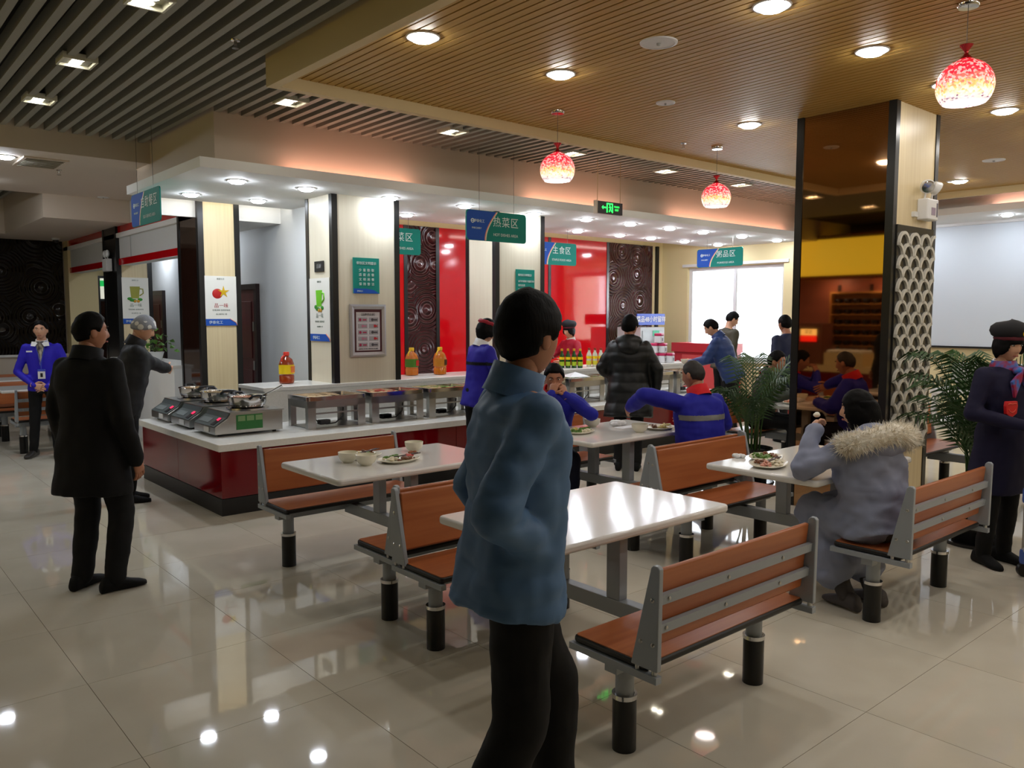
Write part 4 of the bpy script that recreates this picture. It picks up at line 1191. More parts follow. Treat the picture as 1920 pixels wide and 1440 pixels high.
def person(label, loc, a, P, top, bottom, hair='short', skin=None, head=(0, 0, 0), hands=None, shoe=m_blk, vox=.014, fem=0, collar=None, neck_open=False, group=None, hairc=None, cap=None, face=True):
    """top = dict(mat, k, hem, hemr, arm, disp, quilt, cover)"""
    skin = skin or m_skin
    s = P['s']
    rz = facing(a)
    hm = Euler((math.radians(-head[1]), math.radians(head[2]), math.radians(-head[0]))).to_matrix()
    hc = P['head']
    def H(v):
        return hc + hm @ (Vector(v) * s)
    # --- the body: trunk, limbs, neck as one surface, plus head and hands
    b = MB()
    torso(b, P, .82, 0.04)
    for S in 'LR':
        limb(b, [P['sh' + S] + V(0, 0, -.022), P['el' + S], P['wr' + S]], [.040 * s, .034 * s, .026 * s])
        limb(b, [P['hip' + S], P['kn' + S], P['an' + S]], [.075 * s, .05 * s, .034 * s])
    limb(b, [P['neck'] - V(0, 0, .03), H((0, -.02, -.05))], [.058 * s, .05 * s])
    me = remesh(b, .018, 4)
    bm = bmesh.new(); bm.from_mesh(me)
    extra = MB()
    az, el = head_grid()
    extra.rings([[H(head_pt(x, y, fem)) for x in az] for y in el])
    for sx in (-1, 1):
        ear = MB().ball((0, 0, 0), (.010, .020, .031), 12, 9)
        extra.add([H(Vector(p) + V(sx * .073, -.008, -.004)) for p in ear.v], ear.f)
    hands = hands or {}
    for S, sx in (('L', -1), ('R', 1)):
        hd = hands.get(S, {})
        if hd is None:
            continue
        d = hd.get('d') or (P['wr' + S] - P['el' + S])
        hand(extra, P['wr' + S], Vector(d), Vector(hd.get('up', (sx, 0, 0.05))), Vector(hd.get('side', (-sx * .2, 1, .2))), hd.get('curl', .45), s)
    em_ = extra.mesh('tmp'); bm.from_mesh(em_)
    bm.to_mesh(me); bm.free(); bpy.data.meshes.remove(em_)
    me.polygons.foreach_set('use_smooth', [True] * len(me.polygons))
    me.materials.clear()
    o = link('person', me, skin, None, loc=loc, rz=rz)
    tag(o, label, 'person', group)
    # --- face
    if face:
        for sx in (-1, 1):
            e = MB().ball((0, 0, 0), (.0135, .006, .0040), 12, 8)
            MB().add([H(Vector(p) + V(sx * .031, .0785, .015)) for p in e.v], e.f).obj('eye', m_eye, o, smooth='all')
            e = MB().ball((0, 0, 0), (.0056, .004, .0042), 10, 7)
            MB().add([H(Vector(p) + V(sx * .030, .0828, .0148)) for p in e.v], e.f).obj('iris', m_iris, o, smooth='all')
            t = MB().tube([(sx * .017, .0885, .030), (sx * .032, .088, .035), (sx * .048, .080, .031)], [.0035, .004, .002], 6)
            MB().add([H(p) for p in t.v], t.f).obj('eyebrow', m_brow, o, smooth='all')
        t = MB().tube([(-.022, .080, -.060), (-.008, .0905, -.0575), (0, .091, -.0585), (.008, .0905, -.0575), (.022, .080, -.060)], [.002, .0055, .005, .0055, .002], 6)
        MB().add([H(p) for p in t.v], t.f).obj('mouth', m_lip, o, smooth='all')
    # --- hair or cap
    if hair:
        mf, th = HAIR[hair]
        sh = shell(mf, th, fem=fem)
        MB().add([H(p) for p in sh.v], sh.f).obj('hair', hairc or m_hair, o, smooth='all')
    if cap == 'knit':
        sh = shell(*CAPM['knit'], nz=.003)
        MB().add([H(p) for p in sh.v], sh.f).obj('knitted_hat', cap_mat, o, smooth='all')
    # --- trousers and shoes
    b = MB()
    kb = bottom.get('k', 1.0)
    rh = [.096 * min(kb, 1.05), .070 * kb, .058 * kb]
    b.rings([ring3(P['pel'] + V(0, 0, z * s), V(1, 0, 0), V(0, 1, 0), rx * s, ry * s) for z, rx, ry in ((-.12, .12, .10), (-.04, .165, .125), (.05, .16, .115), (.11, .14, .10))])
    for S in 'LR':
        an = P['an' + S].lerp(P['kn' + S], .03) + V(0, 0, -.02)
        limb(b, [P['hip' + S], P['kn' + S], an], [r * s for r in rh])
    link('trousers', remesh(b, vox, 6, (9, .007)), bottom['mat'], o)
    for S in 'LR':
        sh = MB()
        fa = P['ft' + S]
        f = V(math.sin(fa), math.cos(fa), 0); r = V(math.cos(fa), -math.sin(fa), 0)
        an = P['an' + S]
        pt = P.get('pt' + S, 0.0)      # heel lift pitch
        prof = ((-.085, .030, .03, .055), (-.07, .036, .045, .09), (-.02, .038, .055, .105), (.04, .040, .042, .08), (.10, .046, .028, .055), (.155, .040, .02, .04), (.185, .022, .015, .028))
        rs = []
        for y, rx, rzv, top_ in prof:
            hh = top_ / 2
            c = an + f * (y * s) + V(0, 0, -.085 * s + hh)
            rg = []
            for j in range(16):
                t = 2 * PI * j / 16
                z = hh * math.sin(t)
                z = max(z, -hh * .98)
                q = V(0, 0, z)
                rg.append(c + r * (rx * s * math.copysign(abs(math.cos(t)) ** .75, math.cos(t))) + q)
            rs.append(rg)
        if pt:
            Rm = Matrix.Rotation(pt, 3, r)
            rs = [[an + Rm @ (p - an) for p in g] for g in rs]
        sh.rings(rs).obj('shoe', shoe, o, smooth='all')
    # --- jacket
    b = MB()
    k = top.get('k', 1.1)
    torso(b, P, k, top.get('hem', .1) * s, top.get('hemr'), top.get('belly', 1.0))
    ak = top.get('arm', k)
    for S in 'LR':
        limb(b, [P['sh' + S] + V(0, 0, -.012), P['el' + S], P['wr' + S].lerp(P['el' + S], -.02)], [.060 * s * min(ak, 1.16), .050 * s * ak, .038 * s * ak])
    for c0, c1, r0, r1 in top.get('cover', ()):
        limb(b, [c0, c1], [r0, r1])
    jm = remesh(b, vox, top.get('it', 6), top.get('disp', (8, .010)), top.get('quilt'))
    j = link('jacket', jm, top['mat'], o)
    if collar:
        cm, ch, cr = collar
        rs = []
        n = P['neck']
        ax = (P['head'] - P['neck']).normalized()
        rt = (P['shR'] - P['shL']).normalized(); fw = ax.cross(rt)
        if fw.y < 0:
            fw = -fw
        for z, r in ((-.035, cr * 1.12), (0.0, cr * 1.04), (ch, cr), (ch, cr * .86), (-.01, cr * .86)):
            rs.append(ring3(n + ax * (z * s), rt, fw, r * s, r * s * 1.02, 22, .95))
        MB().rings(rs, cap=False).obj('collar', cm, o, smooth='all')
    return o, j, H, rz

def loc_of(loc, rz, w):
    """world point -> local frame of a person"""
    return Matrix.Rotation(-rz, 3, 'Z') @ (Vector(w) - Vector(loc))

# ---- 1 foreground man in the blue-grey jacket
L1 = FW * 2.36 + RT * 0.0
P = stand(1.70)
bend(P, 3)
P['elR'] = V(.265, -.13, 1.13); P['wrR'] = V(.135, .05, .97)
P['elL'] = V(-.26, -.05, 1.10); P['wrL'] = V(-.22, .05, .90)
P['knL'] = V(-.10, .17, .49); P['anL'] = V(-.10, .17, .085); P['knR'] = V(.09, .0, .48); P['anR'] = V(.10, -.18, .10); P['ptR'] = 0.0
m_j1 = cloth('slate_blue_jacket', (84, 116, 154), .5)
o1, j1, H1, r1 = person('man in slate blue padded jacket walking past in front of camera', (L1.x, L1.y, 0), 72, P,
    dict(mat=m_j1, k=1.24, hem=.13, hemr=1.06, arm=1.28, quilt=(.085, .006), disp=(8, .016)), dict(mat=m_blkt, k=1.22), 'thick', m_skin2, head=(-26, 2, 0), vox=.011, hands={'R': None, 'L': None}, collar=(m_j1, .055, .078))

# ---- 2 man in black coat on the left
P = stand(1.66)
P['knL'] = V(-.10, .05, .47); P['anL'] = V(-.10, -.02, .085)
P['knR'] = V(.10, .10, .46); P['anR'] = V(.13, -.02, .085); P['ftR'] = .5; 
P['elR'] = V(.25, -.05, 1.05); P['wrR'] = V(.27, .03, .80)
person('man in long black coat walking past on the left', (1.23, 5.28, 0), 14, P,
    dict(mat=m_blk, k=1.32, hem=.33, hemr=1.12, arm=1.32, disp=(6, .012)), dict(mat=m_blkt, k=1.12), 'short', m_skin2, head=(30, 0, 0), collar=(m_blk, .05, .085))

# ---- 3 man in knitted hat at the hotplates
def knit_mat():
    m = M('grey_knit', (150, 152, 156), .9, bump=((160, 160, 260), 1.0, .004))
    nt = m.node_tree; b = nt.nodes['Principled BSDF']
    tc = nt.nodes.new('ShaderNodeTexCoord'); vo = nt.nodes.new('ShaderNodeTexVoronoi'); vo.inputs['Scale'].default_value = 17
    sp = nt.nodes.new('ShaderNodeSeparateXYZ'); nt.links.new(tc.outputs['Object'], sp.inputs[0]); nt.links.new(tc.outputs['Object'], vo.inputs['Vector'])
    lt = nt.nodes.new('ShaderNodeMath'); lt.operation = 'LESS_THAN'; lt.inputs[1].default_value = .42; nt.links.new(vo.outputs['Distance'], lt.inputs[0])
    ls = nt.nodes.new('ShaderNodeMath'); ls.operation = 'LESS_THAN'; ls.inputs[1].default_value = 1.60; nt.links.new(sp.outputs[2], ls.inputs[0])
    ml = nt.nodes.new('ShaderNodeMath'); ml.operation = 'MULTIPLY'; nt.links.new(lt.outputs[0], ml.inputs[0]); nt.links.new(ls.outputs[0], ml.inputs[1])
    mx = nt.nodes.new('ShaderNodeMix'); mx.data_type = 'RGBA'; mx.inputs[6].default_value = lin((140, 142, 148)); mx.inputs[7].default_value = lin((222, 220, 214))
    nt.links.new(ml.outputs[0], mx.inputs[0]); nt.links.new(mx.outputs[2], b.inputs['Base Color'])
    return m
cap_mat = knit_mat()
L3 = V(2.06, 7.62, 0)
P = stand(1.66)
bend(P, 12)
P['elL'] = V(-.25, .05, 1.1)
r3 = facing(62)
arm(P, 'R', loc_of(L3, r3, (2.86, 8.20, .96)), V(.4, -.6, -.6))
arm(P, 'L', V(-.24, .05, .88), V(-.5, -.5, 0))
m_dj = cloth('charcoal_jacket', (36, 37, 40), .55)
person('man in grey knitted hat and charcoal jacket reaching for a pan', L3, 62, P,
    dict(mat=m_dj, k=1.2, hem=.14, arm=1.3, quilt=(.1, .004)), dict(mat=m_blkt), None, m_skin, head=(0, 22, 0), cap='knit', collar=(m_dj, .06, .08))

# ---- 4 attendant in the blue blazer
P = stand(1.585)
P['elL'] = V(-.26, .0, 1.0); P['elR'] = V(.26, .0, 1.0)
P['wrL'] = V(-.07, .20, .845); P['wrR'] = V(.06, .22, .86)
P['knL'] = V(-.11, .02, .46); P['anL'] = V(-.12, .02, .085); P['ftL'] = -.15; P['knR'] = V(.10, .01, .46); P['anR'] = V(.14, -.03, .085); P['ftR'] = .3
m_blz = cloth('royal_blue_blazer', (44, 34, 176), .6)
L4 = (1.99, 10.68, 0)
o4, j4, H4, r4 = person('attendant in royal blue blazer standing with clasped hands', L4, 160, P,
    dict(mat=m_blz, k=1.04, hem=.09, hemr=1.06, arm=.94, disp=(8, .006)), dict(mat=m_blkt, k=.92), 'tied', m_skin, fem=1, head=(0, 2, 0),
    hands={'L': dict(d=(.9, .1, -.25), up=(0, 1, .2), side=(0, .2, 1), curl=.5), 'R': dict(d=(-.9, .1, -.3), up=(0, 1, .2), side=(0, .2, 1), curl=.5)}, shoe=M('dark_boot', (40, 36, 32), .35), collar=(m_plastic, .03, .066))
s = P['s']
nz = P['neck'].z
m_scarf = M('striped_scarf', (190, 182, 160), .6, noise_=((30, 30, 14), (60, 50, 60), 2))
MB().add([(-.05, .085, nz + .01), (.05, .085, nz + .01), (0, .145, nz - .27), (0, .12, nz + .0)], [(0, 2, 3), (3, 2, 1), (0, 3, 1)]).obj('shirt_front', m_scarf, o4)
for sx in (-1, 1):
    MB().add([(sx * .015, .10, nz + .0), (sx * .085, .08, nz + .005), (sx * .095, .098, nz - .045), (sx * .045, .125, nz - .05), (sx * .02, .11, nz - .012)], [(0, 1, 2, 3), (0, 3, 4)]).obj('collar_point', m_plastic, o4)
B(-.05, .025, .150, .156, nz - .42, nz - .31).obj('badge_card', m_plastic, o4)
B(-.05, .025, .1505, .158, nz - .335, nz - .31).obj('badge_header', M('badge_blue', (60, 80, 190), .5), o4)
B(-.025, .0, .1505, .158, nz - .40, nz - .355).obj('badge_photo', m_dark, o4)
MB().tube([(-.055, .09, nz - .02), (-.02, .148, nz - .2), (-.012, .155, nz - .31)], .003, 5).obj('lanyard', M('badge_blue', (60, 80, 190), .5), o4)
MB().tube([(.055, .09, nz - .02), (.0, .148, nz - .2), (-.012, .155, nz - .31)], .003, 5).obj('lanyard', M('badge_blue', (60, 80, 190), .5), o4)
B(.075, .135, .128, .134, nz - .115, nz - .098).obj('name_tag', m_plastic, o4)

# ---- 5 visitor with red headband behind the foreground man
P = stand(1.62)
bend(P, 8)
P['wrL'] = V(-.15, .3, 1.0); P['elL'] = V(-.26, .1, 1.08); P['wrR'] = V(.15, .3, 1.0); P['elR'] = V(.26, .1, 1.08)
m_blu = cloth('ultramarine_cloth', (40, 34, 150), .6)
o5, j5, H5, r5 = person('visitor with red headband and blue top behind foreground man', (4.79, 6.10, 0), 62, P,
    dict(mat=m_blu, k=1.1, hem=.12), dict(mat=m_blkt), 'bob', m_skin, fem=1, head=(5, 12, 0), collar=(m_plastic, .04, .07))
sh = shell(lambda A, w, a: smooth(.42, .46, w + .1 * math.cos(a)) * smooth(.68, .64, w + .1 * math.cos(a)), .036, inner=.01, fem=1)
MB().add([H5(p) for p in sh.v], sh.f).obj('headband', M('crimson_band', (150, 20, 40), .6), o5, smooth='all')
band(j5.data, lambda c, n: 1.18 < c.z < 1.215 and abs(c.x) < .3, .003, 'black_strap', m_blk, o5)

# ---- 6 server in red behind the sauces
P = stand(1.53)
m_mar = cloth('maroon_uniform', (150, 22, 40), .6)
P['wrL'] = V(-.2, .3, 1.0); P['wrR'] = V(.2, .3, 1.0); P['elL'] = V(-.25, .05, 1.08); P['elR'] = V(.25, .05, 1.08)
o6, j6, H6, r6 = person('server in maroon uniform and cap behind the sauce bottles', (8.42, 8.5, 0), -125, P,
    dict(mat=m_mar, k=1.08, hem=.1), dict(mat=m_blkt), 'bob', m_skin, fem=1, head=(-5, 10, 0), collar=(M('pale_collar', (200, 190, 180), .6), .03, .068))
def beret(o, H, badge_at=(.05, .085, .108)):
    sh = shell(hl([(0, .40), (1.5, .30), (3.2, .1)]), .024, fem=1)
    MB().add([H(p) for p in sh.v], sh.f).obj('cap_band', M('maroon_cap_band', (84, 14, 30), .7), o, smooth='all')
    b = MB()
    prof = [(.080, .052), (.104, .066), (.120, .096), (.116, .130), (.088, .158), (.045, .172), (.001, .176)]
    b.rings([[(r * .98 * math.cos(2 * PI * j / 26), -.018 + r * 1.08 * math.sin(2 * PI * j / 26), z + .012 * math.sin(2 * PI * j / 26)) for j in range(26)] for r, z in prof])
    MB().add([H(p) for p in b.v], b.f).obj('beret', M('dark_beret', (26, 26, 30), .8, bump=((300, 300, 300), .3, .001)), o, smooth='all')
    c = V(*badge_at)
    n = V(badge_at[0] * .7, badge_at[1], .01).normalized()
    q = n.to_track_quat('Z', 'Y').to_matrix()
    def disc(r, t, off):
        l = MB().lathe([(r, 0), (r, t), (.0005, t)], 20)
        return MB().add([H(c + n * off + q @ Vector(p)) for p in l.v], l.f)
    bd = disc(.021, .004, .0).obj('smiling_badge', M('badge_yellow', (250, 214, 30), .4), o)
    for ex in (-.007, .007):
        l = MB().ball((ex, .006, .0045), (.0022, .0035, .001), 8, 5)
        MB().add([H(c + q @ Vector(p)) for p in l.v], l.f).obj('badge_mark', m_dark, bd)
    l = MB().tube([(.010 * math.cos(t), .010 * math.sin(t), .0045) for t in [PI * 1.15 + PI * .7 * i / 6 for i in range(7)]], .0012, 5)
    MB().add([H(c + q @ Vector(p)) for p in l.v], l.f).obj('badge_mark', m_dark, bd)
beret(o6, H6)

# ---- 7 eating man across the table
L7 = V(4.62, 4.90, 0)
P = sit(1.66)
bend(P, 16)
r7 = math.pi - .25
arm(P, 'R', P['head'] + V(.05, .17, -.12), V(.8, .1, -.6))
arm(P, 'L', P['head'] + V(-.06, .17, -.13), V(-.8, .1, -.6))
m_uni = cloth('blue_uniform', (34, 36, 150), .65)
m_redc = cloth('red_collar_cloth', (206, 34, 40), .7)
a7 = 172
o7, j7, H7, r7 = person('blue uniform man eating with both hands across the table', L7, a7, P,
    dict(mat=m_uni, k=1.15, hem=.06, arm=1.15), dict(mat=cloth('navy_trouser', (22, 24, 44), .7)), 'short', m_skin2, head=(8, 16, 0),
    hands={'R': dict(d=(-.3, -.3, .9), up=(.6, .7, 0), side=(-.5, .2, .6), curl=.9), 'L': dict(d=(.3, -.3, .9), up=(-.6, .7, 0), side=(.5, .2, .6), curl=.9)}, collar=(m_redc, .04, .075))
tb = thing('bread_piece', 'dark bit of food held at the mouth of the eating man', 'food', tuple(Matrix.Rotation(r7, 3, 'Z') @ (P['head'] + V(0, .15, -.07)) + L7))
MB().ball((0, 0, 0), (.03, .022, .018), 10, 8).obj('piece', M('brown_bread', (110, 60, 30), .6), tb, smooth=True)
MB().ball((.02, 0, .01), (.018, .018, .012), 10, 8).obj('crust', M('meal_120_74_44', (120, 74, 44), .6), tb, smooth=True)

# ---- 8 reaching man in blue uniform with red collar, seen from behind
L8 = V(5.16, 3.74, 0)
P = sit(1.70)
bend(P, 10)
a8 = -28
r8 = facing(a8)
arm(P, 'L', loc_of(L8, r8, (4.86, 4.22, .93)), V(-.7, -.2, .35))
arm(P, 'R', V(.16, .34, .80), V(.7, -.2, -.4))
o8, j8, H8, r8 = person('blue uniform man with red collar reaching over the table, from behind', L8, a8, P,
    dict(mat=m_uni, k=1.26, hem=.08, arm=1.32, belly=1.1), dict(mat=cloth('navy_trouser', (22, 24, 44), .7)), 'crop', m_skin2, vox=.010, head=(-14, 10, 0), collar=(m_redc, .05, .082), hairc=M('greying_hair', (34, 30, 28), .6))
cz = P['chest'].z
band(j8.data, lambda c, n: cz - .02 < c.z - .04 * c.y < cz + .022 and c.y < .06 and abs(c.x) < .21 and n.y < .35, .002, 'reflective_strip', M('grey_reflective', (120, 120, 118), .4), o8)

# ---- 9 visitor in long black puffer at the counter
P = stand(1.64)
bend(P, 5)
P['elL'] = V(-.28, .02, 1.10); P['wrL'] = V(-.22, .22, .97); P['elR'] = V(.29, .0, 1.08); P['wrR'] = V(.28, .10, .86)
m_puf = M('black_puffer_shell', (20, 22, 23), .42, spec=.4)
o9, j9, H9, r9 = person('visitor in long black puffer coat at the counter, from behind', (6.55, 5.72, 0), 12, P,
    dict(mat=m_puf, k=1.42, hem=.34, hemr=1.18, arm=1.45, quilt=(.105, .007), disp=(6, .012)), dict(mat=m_blkt), 'thick', m_skin2, head=(18, 10, 0))
b = MB(); n = P['neck']
b.ball(n + V(0, -.06, -.01), (.145, .10, .075), 18, 11); b.ball(n + V(0, -.1, -.08), (.12, .08, .09), 18, 11); b.ball(n + V(0, .03, .0), (.115, .09, .05), 18, 11)
link('hood', remesh(b, .014, 6, (9, .01)), m_puf, o9)

# ---- 10 man in blue padded jacket near the window, holding a bowl
P = stand(1.66)
bend(P, 24)
a10 = -62
L10 = V(9.08, 6.16, 0)
arm(P, 'L', V(-.10, .52, 1.02), V(-.5, -.2, -.7)); arm(P, 'R', V(.08, .52, 1.0), V(.5, -.2, -.7))
m_bpj = M('blue_padded_shell', (44, 66, 120), .45, spec=.4)
person('man in blue padded jacket holding a bowl by the window', L10, a10, P,
    dict(mat=m_bpj, k=1.25, hem=.12, arm=1.3, quilt=(.075, .006)), dict(mat=m_blkt), 'short', m_skin, head=(0, 30, 0), collar=(m_bpj, .05, .08))
w = Matrix.Rotation(facing(a10), 3, 'Z') @ V(0, .60, 1.0) + L10
bowl(w.x, w.y, w.z, 'cream bowl held by the blue padded jacket man', .085)

# ---- 11 man behind him against the window
P = stand(1.72)
bend(P, 12)
person('man in olive jacket bending over, against the bright window', (10.48, 7.28, 0), 70, P,
    dict(mat=cloth('olive_jacket', (70, 66, 52), .6), k=1.15, hem=.12, arm=1.2), dict(mat=m_blkt), 'short', m_skin, head=(10, 25, 0))

# ---- 12 green jacket diner behind the pillar
P = sit(1.66)
bend(P, 14)
arm(P, 'R', V(.12, .36, .82), V(.7, -.2, -.4)); arm(P, 'L', V(-.14, .34, .82), V(-.7, -.2, -.4))
m_grn = cloth('dark_green_jacket', (52, 60, 54), .55)
person('diner in dark green jacket seated behind the palm', (7.80, 4.93, 0), 125, P,
    dict(mat=m_grn, k=1.2, hem=.06, arm=1.2), dict(mat=m_blkt), 'short', m_skin2, head=(0, 8, 0), collar=(m_grn, .05, .08))

# ---- 13 visitor in navy coat half hidden by the pillar
P = stand(1.66)
bend(P, 10)
person('visitor in navy coat half hidden behind the mirror pillar', (9.58, 5.62, 0), -20, P,
    dict(mat=cloth('navy_coat', (34, 40, 66), .55), k=1.2, hem=.2, arm=1.2), dict(mat=m_blkt), 'short', m_skin2)

# ---- 14 diner with fur hood
L14 = V(4.40, 2.02, 0)
P = sit(1.58)
bend(P, 14)
a14 = -24
r14 = facing(a14)
s = P['s']
arm(P, 'L', loc_of(L14, r14, (4.28, 2.36, .98)), V(-.6, .1, -.6))
arm(P, 'R', V(.10, .36, .84), V(.7, -.2, -.4))
for S, sx in (('L', -1), ('R', 1)):
    P['an' + S] = V(sx * .10, .10, .085); P['kn' + S] = V(sx * .10, .36, .50)
m_lav = M('grey_lavender_parka', (132, 138, 160), .6, spec=.3)
o14, j14, H14, r14 = person('diner in grey parka with cream fur hood, from behind', L14, a14, P,
    dict(mat=m_lav, k=1.36, hem=.10, arm=1.42, hemr=1.12, belly=1.1, disp=(9, .022), quilt=(.13, .006), cover=((P['hipL'], P['knL'], .135, .12), (P['hipR'], P['knR'], .135, .12), (P['knL'] - V(0, .03, 0), V(-.12, .20, .22), .12, .12), (P['knR'] - V(0, .03, 0), V(.12, .20, .22), .12, .12), (V(0, .2, .42), V(0, .22, .26), .12, .12))),
    dict(mat=cloth('grey_trouser', (70, 66, 66), .7), k=.9), 'long', m_skin, fem=1, head=(-46, 4, 0), vox=.013, shoe=M('grey_boot', (76, 70, 70), .6),
    hands={'L': dict(curl=.9, up=(-.4, .5, .6), side=(.9, .2, .3))})
n = P['neck']
# hood lying on the back
b = MB()
b.ball(n + V(0, -.09, -.05), (.17, .10, .10), 18, 11); b.ball(n + V(0, -.06, .0), (.15, .08, .06), 18, 11)
link('hood', remesh(b, .014, 6, (8, .012)), m_lav, o14)
# long hair falling over the collar
b = MB()
hp = P['head']
hb = Matrix.Rotation(math.radians(46), 3, 'Z')
b.rings([ring3(hp + hb @ V(0, y, z), V(1, 0, 0), V(0, 1, 0), rx, ry, 20, 1) for y, z, rx, ry in ((-.02, .06, .075, .08), (-.03, -.02, .09, .095), (-.04, -.10, .095, .09), (-.055, -.18, .085, .06), (-.065, -.22, .06, .035))])
link('hair_length', remesh(b, .012, 4, (20, .006)), m_hair, o14)
# fur trim: a ring of fine tapering tufts
path = []
for i in range(41):
    t = -2.5 + 5.0 * i / 40
    path.append(n + V(.205 * math.sin(t), -.055 - .115 * math.cos(t), -.02 + .04 * math.cos(t) - .03 * abs(math.sin(t))))
fb = MB()
rnd = random.Random(11)
fb.tube(path, [.05] * 41, 12)
for i in range(41):
    for _ in range(300):
        u = rnd.random()
        c = path[i].lerp(path[min(i + 1, 40)], u)
        d = V(rnd.gauss(0, 1), rnd.gauss(0, 1), rnd.gauss(0, 1)).normalized()
        q = c + d * .046
        tip = c + d * rnd.uniform(.06, .085) + V(rnd.gauss(0, .012), rnd.gauss(0, .012), rnd.gauss(-.006, .012))
        sd = d.cross(V(rnd.gauss(0, 1), rnd.gauss(0, 1), rnd.gauss(0, 1))).normalized() * .0026
        fb.add([q - sd, q + sd, tip], [(0, 1, 2)])
ft = fb.obj('fur_trim', M('cream_fur', (242, 238, 228), .9, noise_=((22, 22, 22), (226, 216, 196), 3)), o14)
ft['kind'] = 'stuff'
w = Matrix.Rotation(r14, 3, 'Z') @ (P['wrL'] + (P['wrL'] - P['elL']).normalized() * .13) + L14
bn_ = thing('bun_piece', 'small white bun piece held in the fingers of fur hood diner', 'food', tuple(w))
MB().ball((0, 0, 0), (.022, .02, .013), 10, 8).obj('dough', m_china, bn_, smooth=True)
MB().ball((.004, .0, .009), (.014, .014, .008), 10, 8).obj('crumb', M('white_crumb', (240, 236, 226), .7), bn_, smooth=True)

# ---- 15 canteen worker at the right edge
L15 = V(5.90, 1.92, 0)
P = stand(1.56)
a15 = 160
r15 = facing(a15)
P['elR'] = V(.27, .0, 1.02); P['wrR'] = V(.12, .24, .965); P['elL'] = V(-.27, .02, 1.02); P['wrL'] = V(-.12, .26, .965)
P['ftR'] = .2; P['ftL'] = -.2
m_nav = cloth('navy_uniform_coat', (26, 24, 50), .7)
o15, j15, H15, r15 = person('canteen worker in dark coat and beret holding a bowl', L15, a15, P,
    dict(mat=m_nav, k=1.16, hem=.40, hemr=1.1, arm=1.14, disp=(7, .008)), dict(mat=m_blkt, k=.95), 'bob', m_skin, fem=1, head=(10, 10, 0), vox=.013,
    hands={'R': dict(d=(-.6, .8, -.1), up=(.5, .2, -.6), side=(.1, .3, .9), curl=.35), 'L': dict(d=(.6, .8, -.1), up=(-.5, .2, -.6), side=(-.1, .3, .9), curl=.35)}, collar=(m_plastic, .03, .066))
beret(o15, H15, (-.02, .108, .104))
nz = P['neck'].z
sc_m = M('print_scarf', (30, 110, 190), .5, noise_=((26, 26, 26), (150, 30, 70), 1))
b = MB()
b.rings([ring3(P['neck'] + V(0, .01, z), V(1, 0, 0), V(0, 1, 0), r, r, 22, 1) for z, r in ((-.03, .085), (.0, .082), (.03, .07), (.0, .06))], cap=False)
b.ball((.0, .10, nz - .03), (.045, .03, .03), 12, 8)
for sx in (-1, 1):
    b.prism([(sx * .0, nz - .02), (sx * .09, nz - .10), (sx * .06, nz - .20), (sx * .01, nz - .09)], .115, .135, 'Y')
b.obj('scarf', sc_m, o15, smooth=True)
m_bdg = M('red_badge', (206, 30, 34), .4)
bd = MB().prism([(.06, nz - .22), (.15, nz - .22), (.156, nz - .25), (.15, nz - .30), (.105, nz - .325), (.06, nz - .30), (.054, nz - .25)], .128, .150, 'Y').obj('shield_badge', m_bdg, o15, bev=.003)
MB().tube([(.105 + .03 * math.cos(t), .152, nz - .262 + .028 * math.sin(t)) for t in [PI * 1.1 + PI * .8 * i / 8 for i in range(9)]], .002, 5).obj('badge_smile', M('pale_red_line', (240, 120, 100), .5), bd)
MB().tube([(.068, .152, nz - .237), (.085, .152, nz - .233), (.105, .152, nz - .237), (.125, .152, nz - .233), (.142, .152, nz - .237)], .002, 5).obj('badge_line', M('pale_red_line', (240, 120, 100), .5), bd)
w = Matrix.Rotation(r15, 3, 'Z') @ V(.0, .36, .93) + L15
bowl(w.x, w.y, w.z, 'grey serving bowl held by the canteen worker', .13, M('grey_steel_bowl', (150, 150, 140), .35, metal=.6))

bpy.data.scenes.remove(TMP)

